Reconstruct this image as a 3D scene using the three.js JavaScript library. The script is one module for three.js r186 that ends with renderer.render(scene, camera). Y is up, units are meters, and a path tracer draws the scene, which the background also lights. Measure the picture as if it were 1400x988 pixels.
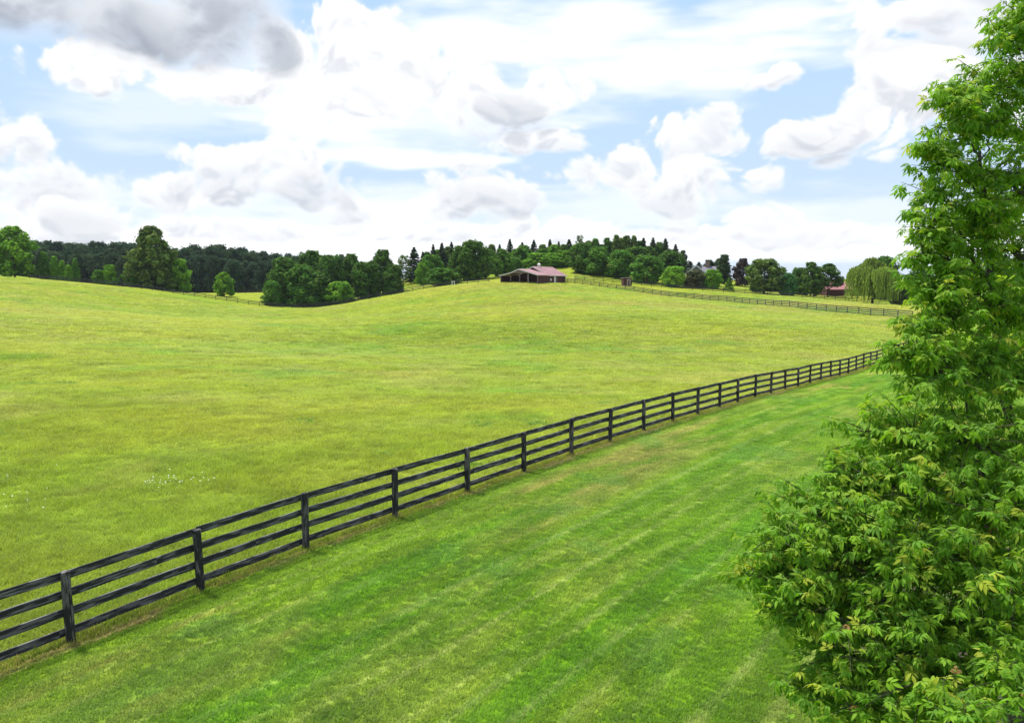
import * as THREE from 'three';
import { mergeGeometries } from 'three/addons/utils/BufferGeometryUtils.js';

// ---------------------------------------------------------------- camera, sky, sun, exposure
const scene = new THREE.Scene();
const camera = new THREE.PerspectiveCamera(50.4, 1400 / 988, 0.1, 4000);
camera.position.set(0, 6.25, 0);
camera.rotation.x = -THREE.MathUtils.degToRad(5.928);
const renderer = new THREE.WebGLRenderer({ antialias: true });
renderer.setSize(1024, 722);
renderer.toneMapping = THREE.LinearToneMapping;
renderer.toneMappingExposure = 1.8;
renderer.shadowMap.enabled = true;

const sunAz = THREE.MathUtils.degToRad(-52), sunEl = THREE.MathUtils.degToRad(64);
const sunDir = new THREE.Vector3(Math.sin(sunAz) * Math.cos(sunEl), Math.sin(sunEl), -Math.cos(sunAz) * Math.cos(sunEl));
const sun = new THREE.DirectionalLight(new THREE.Color(1, 0.95, 0.86), 4.0);
sun.name = 'sun';
sun.position.copy(sunDir).multiplyScalar(400);
sun.castShadow = true;
sun.shadow.radius = 8;
Object.assign(sun.shadow.camera, { left: -260, right: 260, top: 260, bottom: -260, near: 1, far: 1200 });
scene.add(sun, sun.target);

// ---- noise and random helpers
function rng(seed) { let s = seed >>> 0; return () => { s = (s + 0x6d2b79f5) | 0; let t = Math.imul(s ^ (s >>> 15), 1 | s); t = (t + Math.imul(t ^ (t >>> 7), 61 | t)) ^ t; return ((t ^ (t >>> 14)) >>> 0) / 4294967296; }; }
const PERM = new Uint8Array(512), VAL = new Float32Array(256);
{ const r = rng(77); const p = [...Array(256).keys()]; for (let i = 255; i > 0; i--) { const j = Math.floor(r() * (i + 1)); [p[i], p[j]] = [p[j], p[i]]; } for (let i = 0; i < 512; i++) PERM[i] = p[i & 255]; for (let i = 0; i < 256; i++) VAL[i] = r() * 2 - 1; }
const sm = (t) => t * t * (3 - 2 * t), lerp = (a, b, t) => a + (b - a) * t, clamp = (x, a = 0, b = 1) => Math.min(b, Math.max(a, x));
const smooth = (a, b, x) => sm(clamp((x - a) / (b - a)));
function n3(x, y, z) {
  const ix = Math.floor(x), iy = Math.floor(y), iz = Math.floor(z), u = sm(x - ix), v = sm(y - iy), w = sm(z - iz), X = ix & 255, Y = iy & 255, Z = iz & 255;
  const A = PERM[X] + Y, B = PERM[(X + 1) & 255] + Y, A0 = PERM[A & 255] + Z, A1 = PERM[(A + 1) & 255] + Z, B0 = PERM[B & 255] + Z, B1 = PERM[(B + 1) & 255] + Z;
  const c = (k) => VAL[PERM[k & 255]];
  return lerp(lerp(lerp(c(A0), c(B0), u), lerp(c(A1), c(B1), u), v), lerp(lerp(c(A0 + 1), c(B0 + 1), u), lerp(c(A1 + 1), c(B1 + 1), u), v), w);
}
function n2(x, y) {
  const ix = Math.floor(x), iy = Math.floor(y), u = sm(x - ix), v = sm(y - iy), a = PERM[ix & 255] + iy, b = PERM[(ix + 1) & 255] + iy;
  return lerp(lerp(VAL[PERM[a & 255]], VAL[PERM[b & 255]], u), lerp(VAL[PERM[(a + 1) & 255]], VAL[PERM[(b + 1) & 255]], u), v);
}
const fbm2 = (x, y, o = 4) => { let s = 0, a = 0.5; for (let i = 0; i < o; i++, a *= 0.5, x = x * 2.03 + 17.1, y = y * 2.03 + 5.7) s += a * n2(x, y); return s; };

// ---- the sky: blue air with broken cumulus, given in degrees of bearing and height
const CLOUDS = [[24.34, 2.79, 4.1, 1.2, 1, 0.1], [18.24, 3.21, 3.83, 1.31, 1, 0.15], [13.25, 3.13, 4.92, 1.2, 1, 0.15], [4.84, 3.58, 4.92, 1.42, 1, 0.1], [-7.51, 3.35, 6.56, 1.09, 1, 0.1], [-20.63, 3.36, 8.74, 1.09, 1, 0.15], [-30.28, 2.92, 6.56, 0.98, 1, 0.15], [-30.95, 5.16, 5.19, 2.3, 1, 0.35], [-32.33, 8.23, 2.46, 2.3, 1, 0.1], [-28.17, 4.01, 3.83, 1.37, 1, 0.2], [-23.77, 5.6, 3.28, 1.97, 1, 0.15], [-20.44, 8.4, 3.28, 1.09, 1, 0], [-16.13, 8.12, 2.73, 1.42, 1, 0], [-19.09, 6.52, 5.19, 2.73, 1, 0.25], [-11.15, 4.87, 3.28, 1.53, 1, 0.25], [-14.19, 6.03, 4.37, 2.3, 1, 0.4], [-5.89, 5.3, 2.73, 1.37, 1, 0.1], [0.0, 6.12, 3.01, 1.91, 1, 0.25], [-3.22, 6.52, 3.93, 1.97, 1, 0.2], [17.72, 4.33, 2.73, 1.37, 1, 0.1], [5.34, 7.02, 3.01, 1.86, 1, 0.1], [17.14, 6.99, 2.73, 1.42, 1, 0.1], [8.51, 7.33, 3.01, 1.97, 1, 0.1], [11.8, 10.9, 1.91, 1.75, 1, 0], [13.09, 9.62, 3.61, 2.19, 1, 0.15], [14.68, 6.83, 4.1, 2.08, 1, 0.2], [11.13, 5.9, 3.93, 1.97, 1, 0.2], [17.66, 13.34, 1.31, 0.66, 1, 0], [18.93, 13.79, 1.31, 0.93, 1, 0], [19.71, 9.3, 2.73, 1.2, 1, 0.05], [24.48, 9.55, 1.97, 1.75, 1, 0.05], [22.72, 9.12, 3.61, 1.91, 1, 0.2], [24.62, 15.96, 3.01, 2.51, 1, 0], [24.36, 12.15, 2.46, 1.97, 1, 0], [28.85, 14.57, 7.1, 4.64, 1, 0.25], [31.05, 10.51, 4.37, 3.83, 1, 0.15], [27.38, 11.54, 4.92, 3.17, 1, 0.1], [25.6, 9.01, 1.42, 1.97, 1, 0], [-9.89, 16.39, 2.46, 1.97, 1, 0], [-11.96, 14.81, 3.01, 3.39, 1, 0], [-3.16, 15.1, 4.64, 2.3, 1, 0], [-14.55, 11.35, 2.84, 2.19, 1, 0], [-7.36, 14.05, 4.26, 2.84, 1, 0], [-11.52, 11.98, 3.83, 2.3, 1, 0.05], [3.18, 12.69, 2.73, 1.97, 1, 0.05], [-4.23, 12.67, 3.72, 2.51, 1, 0.05], [2.13, 9.96, 3.28, 1.09, 1, 0.1], [0.0, 11.47, 4.7, 2.3, 1, 0.45], [-27.7, 13.37, 5.19, 1.53, 1, 0], [-23.91, 12.55, 5.19, 1.53, 1, 0], [-18.87, 12.88, 4.37, 1.53, 1, 0], [-31.48, 16.21, 3.28, 1.64, 1, 0.8], [-28.38, 15.88, 9.02, 2.84, 1, 0.95], [-22.9, 15.29, 6.83, 3.5, 1, 1.0], [-16.88, 15.18, 2.19, 2.84, 1, 0.85], [-19.67, 16.41, 5.19, 4.26, 1, 1.0], [10.41, 16.28, 14.21, 3.01, 0, 0.55], [18.26, 16.63, 8.2, 2.19, 0, 0.5], [0.0, 17.46, 9.84, 2.46, 0, 0.55], [-9.52, 8.83, 7.65, 0.82, 0, 0.75], [-5.29, 12.16, 10.93, 3.28, 0, 0.45], [-22.59, 12.21, 8.2, 3.28, 0, 0.3], [0.0, 2.52, 60.11, 1.42, 0, 0.75], [-29.39, 4.42, 8.2, 2.19, 0, 0.5], [-13.0, 13.34, 6.56, 4.92, 0, 0.55], [9.43, 13.98, 9.29, 2.19, 0, 0.4], [22.92, 4.18, 6.56, 2.19, 0, 0.3], [3.22, 5.06, 16.39, 2.46, 0, 0.35], [-19.17, 4.29, 16.39, 2.19, 0, 0.4]];   // [bearing, height, half width, half height, 1 cumulus or 0 thin sheet, how grey (of a sheet: how dense)]
{
  const W = 4096, H = 2048, data = new Float32Array(W * H * 4), S = 1.04 / 1.8;
  const fb = (x, y, z, n = 4) => { let s = 0, a = 0.5; for (let i = 0; i < n; i++, a *= 0.52, x *= 2.07, y *= 2.07, z *= 2.07) s += a * n3(x + i * 7.3, y, z); return s; };
  const puff = (x, y, z, n = 5) => { let s = 0, a = 0.5; const w = n3(x * 1.3, z * 1.3 + 5, y * 1.3) * 0.45; x += w; y -= w * 0.8; for (let i = 0; i < n; i++, a *= 0.55, [x, y, z] = [1.7 * x - 1.2 * y + 3, 1.2 * x + 1.4 * y - 1.0 * z, 1.0 * y + 1.9 * z]) s += a * (2.6 * Math.abs(n3(x, y + i * 3.1, z)) - 0.62); return s; };
  // more clouds of the same kind all round and overhead, past those listed one by one
  const all = CLOUDS.map((c, i) => [...c, i * 3.7]), q = rng(12);
  for (let k = 0; k < 190; k++) { const az = q() * 360 - 180, el = 4 + 80 * q() ** 1.5, big = 0.5 + q() * 0.9, rx = (4 + 3 * q()) * big / Math.cos(el * Math.PI / 180), ry = (2 + 0.05 * el) * big, g = q() < 0.2 ? 0.9 : 0.25 * q(); if (Math.abs(az) < 40 + rx && el < 22 + ry) continue; all.push([az, el, rx, ry, 1, g, k * 1.9 + 400]); }
  for (let k = 0; k < 60; k++) { const az = q() * 360 - 180, el = 5 + 75 * q(), rx = 14 + q() * 10, ry = 3 + q() * 4; if (Math.abs(az) < 40 + rx && el < 22 + ry) continue; all.push([az, el, rx, ry, 0, 0.3 + q() * 0.3, k * 2.3]); }
  all.sort((a, b) => a[4] - b[4]);
  const rows = (el) => all.filter((c) => Math.abs(el - c[1]) < c[3] * 1.9);
  for (let row = 0; row < H; row++) {
    const el = ((row + 0.5) / H - 0.5) * 180, near = rows(el), er = el * Math.PI / 180, ce = Math.cos(er), dy = Math.sin(er);
    for (let col = 0; col < W; col++) {
      const o = (row * W + col) * 4;
      if (el < -1.2) { data[o] = 0.34 * S; data[o + 1] = 0.42 * S; data[o + 2] = 0.2 * S; data[o + 3] = 1; continue; }
      if ((el > 70 && (col & 7)) || (el > 40 && (col & 3)) || (el > 22 && (col & 1))) { data.copyWithin(o, o - 4, o); continue; }
      let az = ((col + 0.5) / W - 0.5) * 360 + 90; if (az > 180) az -= 360;           // column 0 looks along -x
      const ar = az * Math.PI / 180, dx = Math.sin(ar) * ce, dz = -Math.cos(ar) * ce, t = clamp(el / 60), low = Math.exp(-Math.max(el, 0) / 8);
      let r = lerp(0.54, 0.31, t), g = lerp(0.76, 0.53, t), b = lerp(1.0, 0.96, t);
      r = lerp(r, 0.80, low * 0.8); g = lerp(g, 0.87, low * 0.8); b = lerp(b, 1.0, low * 0.8);
      let noise = null, lit = 0, soft = 0;
      for (const [ba, be, rx, ry, kind, gray, seed] of near) {
        let da = az - ba; if (da > 180) da -= 360; else if (da < -180) da += 360;
        if (Math.abs(da) > rx * 1.9) continue;
        if (noise === null) { noise = puff(dx * 15 + 3, dy * 18, dz * 15); lit = noise - puff(dx * 15 + 3, (dy + 0.012) * 18, dz * 15, 3); soft = fb(dx * 9, dy * 13, dz * 9); }
        if (!kind) {
          const f = 1 - (da / rx) ** 2 - ((el - be) / ry) ** 2; if (f < -1) continue;
          const w = fb(dx * 10 + el * 0.1, dy * 60, dz * 10 + seed, 4), a = smooth(-0.25, 1.0, f * 0.8 + w * 1.1 + soft * 0.5) * gray * 1.4;
          const A = clamp(a, 0, 0.9); r = lerp(r, 1.12, A); g = lerp(g, 1.13, A); b = lerp(b, 1.16, A); continue;
        }
        const u = da / rx + soft * 0.18, v0 = (el - be) / ry, v = v0 < 0 ? v0 * 1.35 : v0, f = 0.88 - u * u - v * v + noise * (1.5 - 1.15 * clamp(gray)) + soft * 0.35 + fb(dx * 20 + seed, dy * 24, dz * 20, 3) * (0.7 - 0.4 * clamp(gray));
        if (f < -0.04) continue;
        const a = smooth(-0.04, lerp(1.0, 0.5, smooth(-0.6, 0.5, v0)) + 0.35 * clamp(gray), f);
        const base = smooth(0.55, -0.75, v0 - noise * 0.5), core = smooth(0.1, 1.0, f), shadeK = base * core * (0.10 + 0.10 * gray) + gray * core * 0.33 + clamp(-lit * 0.4, -0.05, 0.13) * core * (1 - 0.85 * clamp(gray));
        const lum = 1.05 - shadeK * 1.15, k = clamp(shadeK), cr = lum * (1 - 0.34 * k), cg = lum * (1 - 0.17 * k), cb = lum * (1 + 0.15 * k), A = a * lerp(0.97, 0.8, low);
        r = lerp(r, cr, A); g = lerp(g, cg, A); b = lerp(b, cb, A);
      }
      data[o] = r * S; data[o + 1] = g * S; data[o + 2] = b * S; data[o + 3] = 1;
    }
  }
  const sky = new THREE.DataTexture(data, W, H, THREE.RGBAFormat, THREE.FloatType);
  sky.mapping = THREE.EquirectangularReflectionMapping; sky.magFilter = THREE.LinearFilter; sky.needsUpdate = true;
  scene.background = sky; scene.environment = sky;
  scene.fog = new THREE.FogExp2(new THREE.Color(0.78, 0.86, 1.0), 0.00006);
}

// ---------------------------------------------------------------- survey of the place, in metres
const TERRAIN = [[0, 0, -8],[-8, -0.3, -11.5],[-13, -0.45, -9],[10, 0, -10],[5, -0.1, -20],[-30, 0.3, -10],[30, -0.1, -12],[0, 0.3, 12],[40, 0.5, 30],[-40, 0.8, 30],[0, 0.4, 60],[-8.09, -0.3, -13.08],[-5.5, -0.05, -16.6],[-3, -0.06, -20.1],[2.1, -0.03, -27.2],[9, -0.18, -36.7],[14, -0.38, -43.7],[20, -0.75, -52],[25.9, -1.15, -60.1],[54.23, -1.64, -102.5],[-15.41, -0.07, -40],[0.0, -0.84, -55],[24.38, -1.27, -85],[45.49, -0.49, -106],[-13.6, -0.7, -95],[3.29, 0.26, -115],[4.9, 3.0, -172],[6.4, 6.04, -225],[-41.96, -0.53, -110],[-42.99, 0.19, -75],[-66.63, 1.8, -100],[-106.3, 3.53, -160],[-149.81, 7.42, -226],[-142.04, 6.7, -238],[-129.65, 5.57, -240],[-117.36, 4.34, -238],[-100.8, 2.24, -236],[-87.44, 0.23, -236],[-75.96, -1.42, -235],[-67.04, -1.97, -235],[-55.85, -1.42, -235],[-44.64, 0.7, -235],[-31.08, 3.16, -234],[-22.0, 4.72, -232],[-8.72, 5.92, -230],[-48.56, -1.96, -170],[-22.63, 0.62, -170],[54.15, 1.22, -190],[61.37, 0.07, -150],[69.67, -0.36, -133],[40.24, 2.65, -212],[21.61, 5.18, -228],[72.72, 0.78, -170],[61.22, 2.6, -215],[36.1, 4.9, -238],[21.15, 6.48, -248],[61.65, 4.81, -255],[111.91, 1.55, -262],[96.43, 0.34, -205],[107.19, -0.53, -205],[21.62, 13.13, -305],[-16.58, 9.27, -292],[49.02, 12.85, -305],[69.28, 9.41, -305],[99.54, 4.55, -300],[-114.25, 2.02, -280],[-97.39, 1.14, -285],[-31.27, 5.73, -275],[-135.2, 2.48, -285],[-61.14, 0.96, -280],[-180.3, 0.51, -380],[-131.49, 1.1, -420],[-209.45, 5.29, -340],[-198.77, 9.07, -300],[166.05, 1.3, -350],[159.41, 2.85, -240],[99.87, 0.57, -150],[-220, 9, -160],[-120, 3, -70],[110, -1.5, -60],[160, -1, -110],[0, 8, -600],[-400, 8, -500],[400, 6, -500],[0, 12, -420],[-420, 8, -100],[420, 3, -100]];
const CREST_FENCE = [[-155.01, -248], [-139.26, -245], [-128.97, -243], [-118.34, -240], [-108.83, -239], [-99.4, -238], [-90.24, -237.5], [-81.09, -237], [-74.36, -237], [-67.61, -237], [-60.85, -237], [-54.07, -237], [-44.93, -236.5], [-38.09, -236], [-31.28, -235.5], [-26.74, -235], [-22.19, -234], [-13.25, -233], [-5.25, -231]];
const HILL_FENCE = [[14.54, -236], [21.71, -229], [31.3, -220], [40.15, -211.5], [47.48, -200], [53.59, -188], [57.9, -174], [61.26, -161], [64.24, -150], [67.12, -141], [69.93, -134]];
const PADDOCK_FENCE = [[20.53, -252], [30.55, -248], [41.29, -242], [54.83, -236], [65.18, -229], [72.61, -225], [79.74, -221], [87.76, -220], [96.58, -221], [105.01, -221], [113.44, -221], [122.66, -215]];
const MEADOW_FENCE = [[-113.85, -320], [-98.96, -318]];
const UPPER_FENCE = [[-40.66, -290], [-27.65, -292], [-16.7, -294]];
const TREES = [
[-166.21, -258, 24.59, 7.37, "ragged", "bright", "broadleaf_tree", "broad bright green tree with a ragged top beside the poplar row"],
[-158.73, -262, 16.33, 2.5, "poplar", "mid", "young_poplar", "slim pale green young poplar in the row by the crest fence", "young poplars by the crest fence"],
[-155.11, -262, 14.86, 1.87, "poplar", "bright", "young_poplar", "slim pale green young poplar in the row by the crest fence", "young poplars by the crest fence"],
[-152.48, -262, 13.39, 1.62, "poplar", "bright", "young_poplar", "slim pale green young poplar in the row by the crest fence", "young poplars by the crest fence"],
[-149.19, -260, 11.87, 1.61, "poplar", "bright", "young_poplar", "slim pale green young poplar in the row by the crest fence", "young poplars by the crest fence"],
[-148.55, -263, 14.16, 1.63, "poplar", "mid", "young_poplar", "slim pale green young poplar in the row by the crest fence", "young poplars by the crest fence"],
[-134.93, -252, 10.04, 2.04, "round", "mid", "shrub", "round mid green shrub touching the pale pointed shrub behind the crest fence"],
[-131.78, -253, 11.72, 2.41, "round", "bright", "shrub", "pale pointed shrub touching the round mid green shrub behind the crest fence"],
[-118.71, -255, 24.38, 7.53, "ragged", "olive", "broadleaf_tree", "tallest tree in front of the dark wood with a see-through top"],
[-124.27, -258, 14.25, 4.67, "round", "mid", "broadleaf_tree", "low green tree at the foot of the tallest ragged tree"],
[-111.82, -259, 13.55, 3.95, "round", "bright", "broadleaf_tree", "yellow green tree leaning out behind the tallest ragged tree"],
[-117.42, -262, 16.82, 5.49, "round", "olive", "broadleaf_tree", "olive green tree filling the side of the tallest ragged tree"],
[-97.93, -262, 9.46, 3.74, "ragged", "bright", "small_tree", "small bright green tree standing alone in the rough meadow"],
[-75.51, -243, 6.48, 3.47, "round", "mid", "shrub", "leafy mid green shrub where the valley thicket begins"],
[-73.2, -250, 13.77, 5.95, "round", "deep", "broadleaf_tree", "dark broadleaf tree in the dense thicket behind the valley fence", "thicket trees behind the valley fence"],
[-66.67, -256, 16.34, 5.61, "round", "deep", "broadleaf_tree", "dark broadleaf tree in the dense thicket behind the valley fence", "thicket trees behind the valley fence"],
[-67.25, -247, 11.59, 5.88, "round", "mid", "broadleaf_tree", "dark broadleaf tree in the dense thicket behind the valley fence", "thicket trees behind the valley fence"],
[-58.54, -250, 14.7, 5.48, "round", "deep", "broadleaf_tree", "dark broadleaf tree in the dense thicket behind the valley fence", "thicket trees behind the valley fence"],
[-52.75, -254, 15.31, 5.08, "ragged", "deep", "broadleaf_tree", "dark broadleaf tree in the dense thicket behind the valley fence", "thicket trees behind the valley fence"],
[-47.53, -249, 12.57, 4.98, "round", "deep", "broadleaf_tree", "dark broadleaf tree in the dense thicket behind the valley fence", "thicket trees behind the valley fence"],
[-60.52, -246, 9.26, 5.86, "round", "deep", "broadleaf_tree", "dark broadleaf tree in the dense thicket behind the valley fence", "thicket trees behind the valley fence"],
[-54.34, -243, 6.25, 4.86, "round", "bright", "shrub", "low brighter green shrub in front of the thicket trees"],
[-42.32, -252, 16.65, 5.52, "ragged", "deep", "broadleaf_tree", "tall dark tree with a split top at the uphill edge of the thicket"],
[-37.98, -248, 11.61, 3.54, "round", "deep", "broadleaf_tree", "short dark tree leaning on the split topped thicket tree"],
[-38.68, -275, 15.8, 2.88, "sparse", "olive", "sparse_tree", "thin see-through tree between the thicket and the spruces"],
[-36.4, -288, 18.95, 3.84, "conifer", "dark", "spruce_tree", "dark spruce in the cluster uphill of the thicket", "spruces uphill of the thicket"],
[-32.47, -282, 17.1, 2.69, "conifer", "dark", "spruce_tree", "dark spruce in the cluster uphill of the thicket", "spruces uphill of the thicket"],
[-29.73, -292, 20.21, 2.5, "conifer", "dark", "spruce_tree", "dark spruce in the cluster uphill of the thicket", "spruces uphill of the thicket"],
[-26.42, -292, 20.76, 3.06, "conifer", "dark", "spruce_tree", "dark spruce in the cluster uphill of the thicket", "spruces uphill of the thicket"],
[-23.15, -296, 21.23, 2.82, "conifer", "dark", "spruce_tree", "dark spruce in the cluster uphill of the thicket", "spruces uphill of the thicket"],
[-31.16, -268, 12.55, 2.55, "round", "bright", "small_tree", "pale green young tree in front of the dark spruces"],
[-28.66, -276, 15.84, 4.47, "round", "mid", "broadleaf_tree", "mid green tree with spruces rising behind it"],
[-22.33, -246, 10.65, 5.39, "round", "mid", "shrub", "wide green shrub behind the crest fence near the white stand"],
[-17.29, -262, 18.29, 4.24, "round", "deep", "broadleaf_tree", "narrow dark tree joined to the big dense tree by the open shed"],
[-12.54, -256, 19.69, 5.61, "round", "deep", "broadleaf_tree", "big dense dark tree beside the open-fronted shed"],
[-3.46, -262, 17.31, 4.24, "ragged", "mid", "broadleaf_tree", "leafy green tree behind the low end of the shed roof"],
[4.22, -280, 19.38, 5.33, "ragged", "mid", "broadleaf_tree", "tall green tree behind the peak of the shed roof"],
[0.0, -268, 14.56, 4.6, "round", "mid", "broadleaf_tree", "round green tree close behind the open shed"],
[9.08, -275, 16.32, 5.5, "round", "bright", "broadleaf_tree", "yellow green tree behind the barn ridge"],
[15.6, -290, 16.87, 5.52, "round", "bright", "broadleaf_tree", "light green tree on the slope above the barn", "light green trees on the slope above the barn"],
[21.49, -292, 18.03, 5.01, "poplar", "bright", "broadleaf_tree", "light green tree on the slope above the barn", "light green trees on the slope above the barn"],
[11.73, -296, 18.75, 4.79, "ragged", "mid", "broadleaf_tree", "light green tree on the slope above the barn", "light green trees on the slope above the barn"],
[-8.45, -280, 17.81, 4.0, "ragged", "mid", "broadleaf_tree", "light green tree on the slope above the barn", "light green trees on the slope above the barn"],
[-0.9, -318, 23.53, 2.73, "conifer", "dark", "spruce_tree", "dark spruce tip showing above the trees behind the barn", "spruces above the barn trees"],
[4.2, -318, 22.35, 2.73, "conifer", "dark", "spruce_tree", "dark spruce tip showing above the trees behind the barn", "spruces above the barn trees"],
[9.05, -320, 23.34, 3.05, "conifer", "dark", "spruce_tree", "dark spruce tip showing above the trees behind the barn", "spruces above the barn trees"],
[15.68, -320, 23.64, 2.44, "conifer", "dark", "spruce_tree", "dark spruce tip showing above the trees behind the barn", "spruces above the barn trees"],
[19.3, -320, 22.75, 2.13, "conifer", "dark", "spruce_tree", "dark spruce tip showing above the trees behind the barn", "spruces above the barn trees"],
[23.66, -322, 23.75, 3.07, "conifer", "dark", "spruce_tree", "dark spruce tip showing above the trees behind the barn", "spruces above the barn trees"],
[-5.1, -318, 21.46, 2.42, "conifer", "dark", "spruce_tree", "dark spruce tip showing above the trees behind the barn", "spruces above the barn trees"],
[1.48, -314, 19.51, 3.59, "ragged", "mid", "hill_tree", "leafy tree crown packed into the hilltop wood behind the barn", "crowns packed into the hilltop wood"],
[-8.24, -312, 21.17, 3.27, "poplar", "olive", "hill_tree", "leafy tree crown packed into the hilltop wood behind the barn", "crowns packed into the hilltop wood"],
[6.56, -316, 19.0, 3.91, "ragged", "mid", "hill_tree", "leafy tree crown packed into the hilltop wood behind the barn", "crowns packed into the hilltop wood"],
[12.59, -318, 21.46, 3.33, "poplar", "deep", "hill_tree", "leafy tree crown packed into the hilltop wood behind the barn", "crowns packed into the hilltop wood"],
[17.39, -318, 21.46, 3.94, "ragged", "bright", "hill_tree", "leafy tree crown packed into the hilltop wood behind the barn", "crowns packed into the hilltop wood"],
[21.29, -318, 21.46, 3.03, "poplar", "deep", "hill_tree", "leafy tree crown packed into the hilltop wood behind the barn", "crowns packed into the hilltop wood"],
[26.08, -318, 21.46, 3.94, "ragged", "mid", "hill_tree", "leafy tree crown packed into the hilltop wood behind the barn", "crowns packed into the hilltop wood"],
[31.27, -316, 22.84, 3.91, "ragged", "olive", "hill_tree", "leafy tree crown packed into the hilltop wood behind the barn", "crowns packed into the hilltop wood"],
[36.64, -316, 21.36, 3.61, "poplar", "deep", "hill_tree", "leafy tree crown packed into the hilltop wood behind the barn", "crowns packed into the hilltop wood"],
[41.1, -316, 22.54, 4.21, "ragged", "mid", "hill_tree", "leafy tree crown packed into the hilltop wood behind the barn", "crowns packed into the hilltop wood"],
[44.95, -316, 24.01, 3.61, "ragged", "olive", "hill_tree", "leafy tree crown packed into the hilltop wood behind the barn", "crowns packed into the hilltop wood"],
[51.81, -316, 22.84, 3.91, "ragged", "mid", "hill_tree", "leafy tree crown packed into the hilltop wood behind the barn", "crowns packed into the hilltop wood"],
[55.31, -312, 20.59, 3.86, "ragged", "deep", "hill_tree", "leafy tree crown packed into the hilltop wood behind the barn", "crowns packed into the hilltop wood"],
[59.78, -314, 22.15, 3.89, "ragged", "deep", "hill_tree", "leafy tree crown packed into the hilltop wood behind the barn", "crowns packed into the hilltop wood"],
[64.17, -312, 19.13, 4.16, "ragged", "dark", "hill_tree", "leafy tree crown packed into the hilltop wood behind the barn", "crowns packed into the hilltop wood"],
[-28.48, -296, 18.47, 3.67, "ragged", "mid", "hill_tree", "leafy tree crown packed into the hilltop wood behind the barn", "crowns packed into the hilltop wood"],
[-24.56, -296, 19.58, 3.38, "ragged", "olive", "hill_tree", "leafy tree crown packed into the hilltop wood behind the barn", "crowns packed into the hilltop wood"],
[-31.96, -292, 17.49, 3.34, "ragged", "deep", "hill_tree", "leafy tree crown packed into the hilltop wood behind the barn", "crowns packed into the hilltop wood"],
[27.85, -318, 25.31, 2.12, "sparse", "olive", "sparse_tree", "wispy bare-branched tree standing above the wooded hill"],
[24.87, -272, 19.77, 5.18, "round", "deep", "broadleaf_tree", "dark dense tree above the grass bank beside the barn"],
[29.32, -268, 18.07, 5.11, "round", "mid", "broadleaf_tree", "mid green tree next to the dark dense tree on the bank"],
[33.83, -315, 23.66, 3.0, "poplar", "mid", "poplar_tree", "tall upright poplar along the top of the wooded hill", "poplars along the hilltop"],
[38.57, -315, 23.96, 2.7, "poplar", "mid", "poplar_tree", "tall upright poplar along the top of the wooded hill", "poplars along the hilltop"],
[42.01, -312, 24.95, 2.53, "poplar", "olive", "poplar_tree", "tall upright poplar along the top of the wooded hill", "poplars along the hilltop"],
[46.13, -312, 24.66, 3.27, "poplar", "olive", "poplar_tree", "tall upright poplar along the top of the wooded hill", "poplars along the hilltop"],
[49.06, -312, 24.66, 2.38, "poplar", "olive", "poplar_tree", "tall upright poplar along the top of the wooded hill", "poplars along the hilltop"],
[53.41, -315, 23.96, 3.0, "conifer", "dark", "spruce_tree", "dark spruce where the wooded hill drops towards the house", "spruces on the hill above the house"],
[57.26, -315, 23.96, 3.0, "conifer", "dark", "spruce_tree", "dark spruce where the wooded hill drops towards the house", "spruces on the hill above the house"],
[62.32, -315, 23.66, 3.3, "conifer", "dark", "spruce_tree", "dark spruce where the wooded hill drops towards the house", "spruces on the hill above the house"],
[65.47, -310, 21.08, 2.95, "conifer", "dark", "spruce_tree", "dark spruce where the wooded hill drops towards the house", "spruces on the hill above the house"],
[67.56, -306, 18.6, 2.62, "ragged", "dark", "broadleaf_tree", "ragged dark tree at the low end of the wooded hill"],
[37.22, -263, 16.86, 5.26, "round", "mid", "broadleaf_tree", "round green tree behind the little brown hut"],
[45.16, -285, 18.82, 6.24, "round", "deep", "broadleaf_tree", "dark tree rising between the two round trees by the hut"],
[44.61, -254, 14.6, 5.56, "round", "mid", "broadleaf_tree", "full round green tree beside the little brown hut"],
[54.62, -268, 16.81, 5.62, "round", "deep", "broadleaf_tree", "dark rounded tree behind the lime green tree"],
[51.87, -246, 11.11, 3.98, "round", "lime", "small_tree", "round lime green tree behind the paddock fence"],
[69.17, -300, 14.14, 2.86, "conifer", "dark", "spruce_tree", "dark evergreen behind the grey house", "evergreens behind the grey house"],
[72.57, -300, 13.86, 2.57, "conifer", "dark", "spruce_tree", "dark evergreen behind the grey house", "evergreens behind the grey house"],
[76.52, -300, 14.71, 3.71, "ragged", "dark", "spruce_tree", "dark evergreen behind the grey house", "evergreens behind the grey house"],
[79.94, -298, 15.21, 3.12, "ragged", "dark", "spruce_tree", "dark evergreen behind the grey house", "evergreens behind the grey house"],
[58.66, -248, 9.75, 3.78, "round", "brown", "shrub", "greyish brown bush screening the house wall"],
[64.02, -247, 10.2, 3.18, "round", "bright", "small_tree", "neat green oval tree beside the grey house"],
[75.27, -274, 15.77, 3.39, "poplar", "dark", "poplar_tree", "dark upright tree with holes in its top near the house"],
[68.34, -243, 7.62, 1.39, "conifer", "bright", "small_conifer", "tiny pale cone-shaped tree by the paddock fence"],
[81.18, -272, 14.43, 3.89, "ragged", "wine", "broadleaf_tree", "dark wine coloured tree beyond the lawn by the house"],
[77.79, -238, 13.18, 6.12, "round", "olive", "broadleaf_tree", "big domed tree with brownish lower leaves in the far yard"],
[83.71, -234, 8.89, 2.67, "round", "blue", "small_tree", "small blue green tree next to the big domed tree"],
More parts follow.
